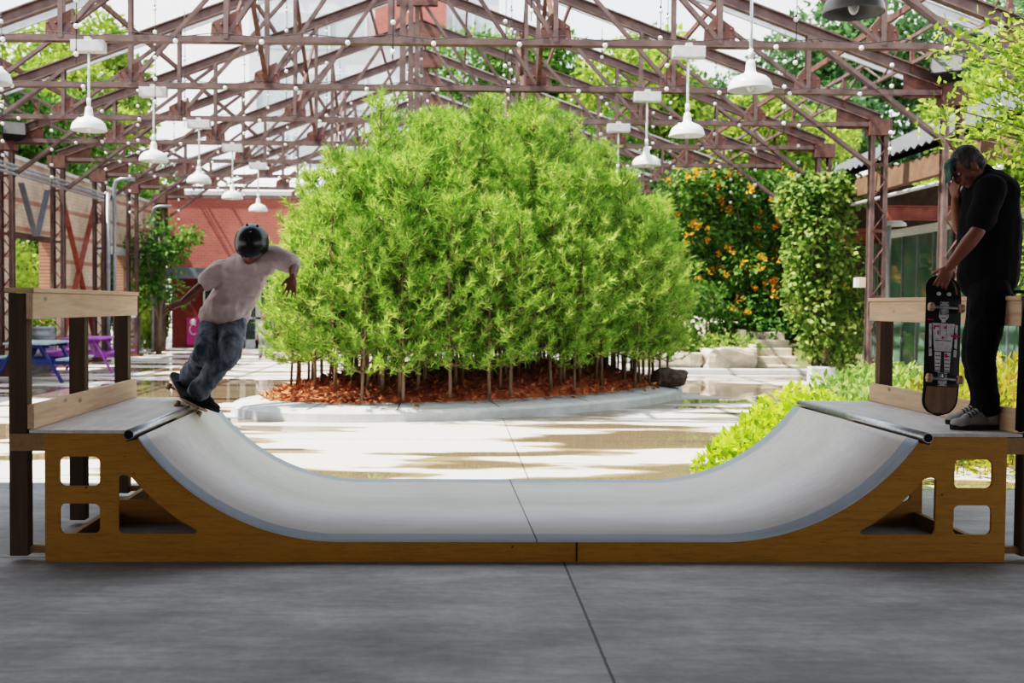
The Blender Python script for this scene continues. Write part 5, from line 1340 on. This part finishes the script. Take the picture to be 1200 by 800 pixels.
# tee
m = MB(); hem = J['hipc']-lean*0.19
m.cone(hem, J['chest'].lerp(hem, 0.45)-facing*0.01, 0.182, 0.168, sdir, 0.86); m.cone(J['chest'].lerp(hem, 0.45), J['chest']+lean*0.02, 0.165, 0.158, sdir, 0.72)
m.cone(J['chest'], J['neck']-lean*0.03, 0.15, 0.085, sdir, 0.72)
m.cone(J['shL']-lean*0.01, J['neck']-lean*0.035, 0.070, 0.068); m.cone(J['shR']-lean*0.01, J['neck']-lean*0.035, 0.070, 0.068)
m.ell(hem+lean*0.25+facing*0.04, (0.15, 0.14, 0.13))
for a, b in (('shL', 'elL'), ('shR', 'elR')):
    d = (J[b]-J[a]); e = J[a]+d*(0.62 if a == 'shL' else 0.80); m.cone(J[a], e, 0.078, 0.074); m.cone(J[a].lerp(J['chest'], 0.35), J[a], 0.11, 0.075)
def cut(me, co, no):     # a clean hem
    bm = bmesh.new(); bm.from_mesh(me)
    bmesh.ops.bisect_plane(bm, geom=bm.verts[:]+bm.edges[:]+bm.faces[:], plane_co=co, plane_no=no, clear_inner=True)
    bm.to_mesh(me); bm.free(); return me
link('t_shirt', cut(remeshed(m, 0.010, 5, folds(0.012, 10, 3.0, (1, 1, 1.6))), J['hipc']-lean*0.105, (lean-sdir*0.06).normalized()), 'tee', sk)
m = MB()
for hp, kn, ft in ((hipA, J['kA'], footA), (hipB, J['kB'], footB)):
    m.cone(hp-lean*0.03, kn, 0.100, 0.084); m.cone(kn, ft+(kn-ft)*0.12, 0.083, 0.074); m.cone(ft+(kn-ft)*0.20, ft+(kn-ft)*0.06, 0.078, 0.088)
m.cone(J['hipc']-sdir*0.05-lean*0.05, J['hipc']+sdir*0.05-lean*0.05, 0.108, 0.108); m.cone(J['hipc']-lean*0.05, J['hipc']+lean*0.05, 0.152, 0.148, sdir, 0.78)
jn = link('jeans', remeshed(m, 0.010, 3, folds(0.014, 13, 8.0, (1, 1, 0.9))), 'denim', sk)
for ft, kn in ((footA, J['kA']), (footB, J['kB'])): shoe(sk, ft, toe, upb, 0.98, 'shoe_b', 'rubber')
# helmet
m = MB(); vs, fs = [], []; nu, nv = 36, 14
hc = HP(0, -0.012, 0.035); RX, RY, RZ = 0.108, 0.128, 0.115
for j in range(nv+1):
    t_ = math.pi*0.5*1.22*j/nv
    for k in range(nu):
        a = 2*math.pi*k/nu; fr = max(0, math.sin(a)); tt_ = t_*(1-0.20*fr*(j/nv))
        vs.append(hc+HB_ @ V((RX*math.sin(tt_)*math.cos(a), RY*math.sin(tt_)*math.sin(a), RZ*math.cos(tt_))))
for j in range(nv):
    for k in range(nu): k2 = (k+1) % nu; fs.append((j*nu+k, (j+1)*nu+k, (j+1)*nu+k2, j*nu+k2))
m.add(vs, fs, True); hm = m.build('helmet', 'helmet', sk); so_ = hm.modifiers.new('s', 'SOLIDIFY'); so_.thickness = 0.014; so_.offset = 1
m = MB()
for a, t_ in [(-0.5, 0.55), (0, 0.5), (0.5, 0.55), (-0.42, 1.0), (0.42, 1.0), (2.6, 0.6), (3.7, 0.6)]:
    aa = math.pi/2+a; p = hc+HB_ @ V(((RX+0.014)*math.sin(t_)*math.cos(aa), (RY+0.014)*math.sin(t_)*math.sin(aa), (RZ+0.014)*math.cos(t_))); m.ell(p, (0.010, 0.010, 0.010), HB_, 10, 6)
m.build('vent_holes', 'dark_pipe', hm)
m = MB()
for s in (-1, 1): m.tube([HP(s*0.092, 0.02, -0.01), HP(s*0.078, 0.035, -0.06), HP(s*0.03, 0.06, -0.116), HP(0, 0.065, -0.122)], 0.0075, 6)
m.ell(HP(0.0, 0.068, -0.128), (0.016, 0.012, 0.02), HB_); m.build('chin_strap', 'black', hm)

# ------------------------------------------------------------------ the man on the right platform
ZD = H+0.02
MY = 6.72
fa = rw(0, 0, 0)
toe_px = at(1107, 500, MY)
def onp(px, Y): p = at(px, 480, Y); return V((p.x, p.y, ZD))
Y1_, Y2_ = 6.72, 6.98
ank1 = onp(1157, Y1_)+V((0, 0, 0.104)); ank2 = onp(1152, Y2_)+V((0, 0, 0.10))
mn = thing('person', 'man in black shirt and trousers with bowed head standing on the right platform', 'person', (ank1.x, 6.85, ZD), world=True)
K = dict(hipc=at(1158, 346, 6.85), h1=at(1160, 352, 6.76), h2=at(1156, 352, 6.95), k1=at(1149, 420, 6.70), k2=at(1143, 418, 6.97), chest=at(1157, 245, 6.84), neck=at(1148, 203, 6.84), headc=at(1134, 196, 6.83),
         s1=at(1161, 222, 6.66), e1=at(1145, 272, 6.60), w1=at(1112, 313, 6.62), s2=at(1146, 222, 7.03), e2=at(1124, 262, 7.05), w2=at(1120, 232, 6.92))
hf2 = V((-0.74, 0.06, -0.66)).normalized(); HB2 = basis(hf2, V((-0.6, 0, 0.75)))
m = MB(); HP2 = head(m, K['headc'], HB2, 1.0)
m.cone(K['neck']+V((0.04, 0, -0.04)), K['headc']+V((0.03, 0, -0.02)), 0.062, 0.058)
m.cone(K['hipc'], K['chest'], 0.14, 0.15, V((0, 1, 0)), 0.75); m.cone(K['s1'], K['s2'], 0.07, 0.07)
for a, b, c_ in (('h1', 'k1', ank1), ('h2', 'k2', ank2)): m.cone(K[a], K[b], 0.085, 0.06); m.cone(K[b], c_, 0.055, 0.04)
for a, b, c_ in (('s1', 'e1', 'w1'), ('s2', 'e2', 'w2')):
    m.cone(K[a], K[b], 0.056, 0.044); m.cone(K[b], K[b].lerp(K[c_], 0.3), 0.043, 0.046); m.cone(K[b].lerp(K[c_], 0.3), K[c_], 0.046, 0.028)
hand(m, K['w1'], V((-0.42, -0.08, -0.9)), V((0.25, 0.95, -0.1)), -1, [0.30, 0.30, 0.32, 0.36], 1.02, 0.14, (0.6, 0.6))
hand(m, K['w2'], V((-0.15, -0.25, 0.35)), V((0.7, 0.2, 0.2)), 1, [0.45, 0.5, 0.5, 0.5], 1.0, 0.1)
link('body', remeshed(m, 0.0062, 2), 'skin2', mn)
face_parts(HP2, HB2, mn, 1.0)
m = MB(); m.ell(HP2(0, -0.022, 0.048), (0.080, 0.094, 0.088), HB2, 20, 14); m.ell(HP2(0, -0.055, 0.0), (0.074, 0.058, 0.075), HB2)
for s in (-1, 1): m.ell(HP2(s*0.066, 0.0, 0.022), (0.014, 0.04, 0.035), HB2)
link('hair', remeshed(m, 0.006, 2, folds(0.004, 60, 1.0)), 'hair', mn)
m = MB(); m.ell(HP2(0, 0.060, 0.086), (0.052, 0.050, 0.030), HB2)
for q_ in range(7):
    sx_ = -0.042+0.014*q_; r1 = HP2(sx_, 0.085, 0.085); r2 = HP2(sx_*1.05, 0.112, 0.045); r3 = r2+V((-0.004*(q_ % 3), 0, -0.055-0.012*(q_ % 3)))
    m.cone(r1, r2, 0.0125, 0.012); m.cone(r2, r3, 0.011, 0.003)
link('green_forelock', remeshed(m, 0.006, 1, folds(0.005, 50, 4.0)), 'hairgreen', mn)
# shirt
m = MB()
m.cone(at(1158, 322, 6.85), at(1160, 265, 6.85), 0.185, 0.190, V((1, 0, 0)), 0.95); m.cone(at(1160, 265, 6.85), at(1160, 228, 6.85), 0.188, 0.165, V((1, 0, 0)), 1.0)
m.cone(at(1163, 232, 6.85), at(1153, 206, 6.84), 0.145, 0.075); m.cone(K['s1'], K['s2'], 0.092, 0.092); m.ell(at(1166, 226, 6.85), (0.135, 0.20, 0.12))
for a, b, f in (('s1', 'e1', 0.72), ('s2', 'e2', 0.72)): m.cone(K[a], K[a].lerp(K[b], f), 0.092, 0.086)
link('shirt', remeshed(m, 0.010, 5, folds(0.008, 8, 5.0, (1, 1, 1.5))), 'blackshirt', mn)
m = MB()
for a, b, c_ in (('h1', 'k1', ank1), ('h2', 'k2', ank2)):
    m.cone(K[a], K[b], 0.118, 0.088); m.cone(K[b], c_+V((0, 0, 0.06)), 0.086, 0.070); m.cone(c_+V((0, 0, 0.10)), c_+V((0.0, 0, 0.03)), 0.072, 0.074)
m.cone(K['h1']+V((0, 0, 0.05)), K['h2']+V((0, 0, 0.05)), 0.125, 0.125); m.ell(K['hipc']+V((0.03, 0, -0.03)), (0.13, 0.16, 0.14))
link('trousers', remeshed(m, 0.010, 3, folds(0.009, 10, 2.0, (1, 1, 0.8))), 'blacktrouser', mn)
shoe(mn, ank1+V((0.0, 0, 0.0)), V((-1, -0.12, 0)), V((0, 0, 1)), 1.2, 'shoe_g', 'rubber'); shoe(mn, ank2, V((-1, 0.1, 0)), V((0, 0, 1)), 1.15, 'shoe_g', 'rubber')
# held board: underside to the camera, nose up
bt, bb = at(1107, 320, 6.62), at(1102, 487, 6.50)
ax = (bt-bb).normalized(); upm = V((0.10, 1, 0.0)); upm = (upm-ax*upm.dot(ax)).normalized(); ac = ax.cross(upm).normalized()
hb, _ = board('skateboard', 'black skateboard with pale figure graphic held upright by the man', (bt+bb)/2, Matrix((ac, ax, upm)).transposed(), graphic=True, Lb=(bt-bb).length)

# jacket hung over the right rail
m = MB(); vs, fs = [], []; nu, nv = 18, 16
for j in range(nv+1):
    v = j/nv
    for i in range(nu+1):
        u = i/nu-0.5; wdt = 0.15+0.14*v; fold = 0.018*math.sin(u*22+v*2)*min(1, v*2.5)
        if v < 0.14: y, z = 0.12-(0.165)*(v/0.14), 1.615
        else: y, z = -0.05-0.02*v+fold, 1.612-0.80*(v-0.14)/0.86+0.015*math.sin(u*18)*v
        vs.append(rw(L+0.155-0.005+u*wdt, y, z))
for j in range(nv):
    for i in range(nu): fs.append((j*(nu+1)+i, j*(nu+1)+i+1, (j+1)*(nu+1)+i+1, (j+1)*(nu+1)+i))
m.add(vs, fs, True)
jt = m.build('jacket', 'blackshirt'); s_ = jt.modifiers.new('s', 'SOLIDIFY'); s_.thickness = 0.02
tag(jt, 'black jacket hanging over the right guard rail at the picture\'s edge', 'jacket')

# far visitor by the glazed doors
a = flr(309, 419); dp = thing('person', 'distant person in grey top and trousers by the glazed doors', 'person', (a.x, a.y, 0), world=True)
kx, ky = a.x, a.y
m = MB(); q = lambda x, z, y=0: V((kx+x, ky+y, z))
head(m, q(0, 1.14), basis(V((0.3, -1, -0.1)), V((0, 0, 1))), 0.85); m.cone(q(0, 0.98), q(0, 1.08), 0.04, 0.04); m.cone(q(0, 0.62), q(0, 0.90), 0.10, 0.11, V((1, 0, 0)), 0.7)
for s in (-1, 1):
    m.cone(q(s*0.07, 0.62), q(s*0.08, 0.33), 0.065, 0.05); m.cone(q(s*0.08, 0.33), q(s*0.08, 0.05), 0.048, 0.035); m.cone(q(s*0.08, 0.03), q(s*0.09, 0.03, -0.12), 0.035, 0.03)
    m.cone(q(s*0.13, 0.92), q(s*0.17, 0.72), 0.038, 0.032); m.cone(q(s*0.17, 0.72), q(s*0.16, 0.52, -0.05), 0.03, 0.022); hand(m, q(s*0.16, 0.52, -0.05), V((0, -0.1, -1)), V((-s, 0, 0)), s, 0.25, 0.8)
link('body', remeshed(m, 0.008, 2), 'skin', dp)
m = MB(); m.ell(q(0, 1.165, 0.015), (0.072, 0.085, 0.08)); m.build('hair', 'hair', dp)
m = MB(); m.cone(q(0, 0.60), q(0, 0.90), 0.125, 0.13, V((1, 0, 0)), 0.75)
for s in (-1, 1): m.cone(q(s*0.10, 0.92), q(s*0.16, 0.76), 0.055, 0.048)
link('grey_top', remeshed(m, 0.01, 3), 'greytee', dp)
m = MB()
for s in (-1, 1): m.cone(q(s*0.065, 0.60), q(s*0.08, 0.33), 0.085, 0.065); m.cone(q(s*0.08, 0.33), q(s*0.08, 0.10), 0.065, 0.055)
link('trousers', remeshed(m, 0.01, 2), 'greyjean', dp)
# ================================================================== LIGHT
sun = bpy.data.lights.new('sun', 'SUN'); so = bpy.data.objects.new('sun', sun); C.objects.link(so)
sun.energy = 8.0; sun.angle = R(0.6); sun.color = (1.0, 0.94, 0.84)
sd = V((-0.50, -0.12, 0.85)).normalized()
so.rotation_euler = sd.to_track_quat('Z', 'Y').to_euler()
wd = bpy.data.worlds.new('sky'); bpy.context.scene.world = wd; wd.use_nodes = True
nt = wd.node_tree; n, l = nt.nodes, nt.links; n.clear()
tc = n.new('ShaderNodeTexCoord'); sx = n.new('ShaderNodeSeparateXYZ'); l.new(tc.outputs['Generated'], sx.inputs[0])
cl = noise_n(n, l, tc.outputs['Generated'], 2.5, 6)
sk = ramp(n, l, sx.outputs[2], [(0.0, (0.95, 0.97, 1.0)), (0.35, (0.90, 0.95, 1.0)), (0.9, (0.62, 0.78, 1.0))])
sk = mixc(n, l, ramp(n, l, cl, [(0.45, (0, 0, 0)), (0.6, (1, 1, 1))]), sk, (1.0, 1.0, 1.0))
bg = n.new('ShaderNodeBackground'); l.new(sk, bg.inputs[0]); bg.inputs[1].default_value = 1.35
o = n.new('ShaderNodeOutputWorld'); l.new(bg.outputs[0], o.inputs[0])
sc = bpy.context.scene
sc.view_settings.view_transform = 'Filmic'; sc.view_settings.look = 'High Contrast'; sc.view_settings.exposure = 0.5
sc.cycles.max_bounces = 7; sc.cycles.diffuse_bounces = 3; sc.cycles.glossy_bounces = 3; sc.cycles.transmission_bounces = 4; sc.cycles.transparent_max_bounces = 4
sc.cycles.use_denoising = True; sc.cycles.sample_clamp_indirect = 6
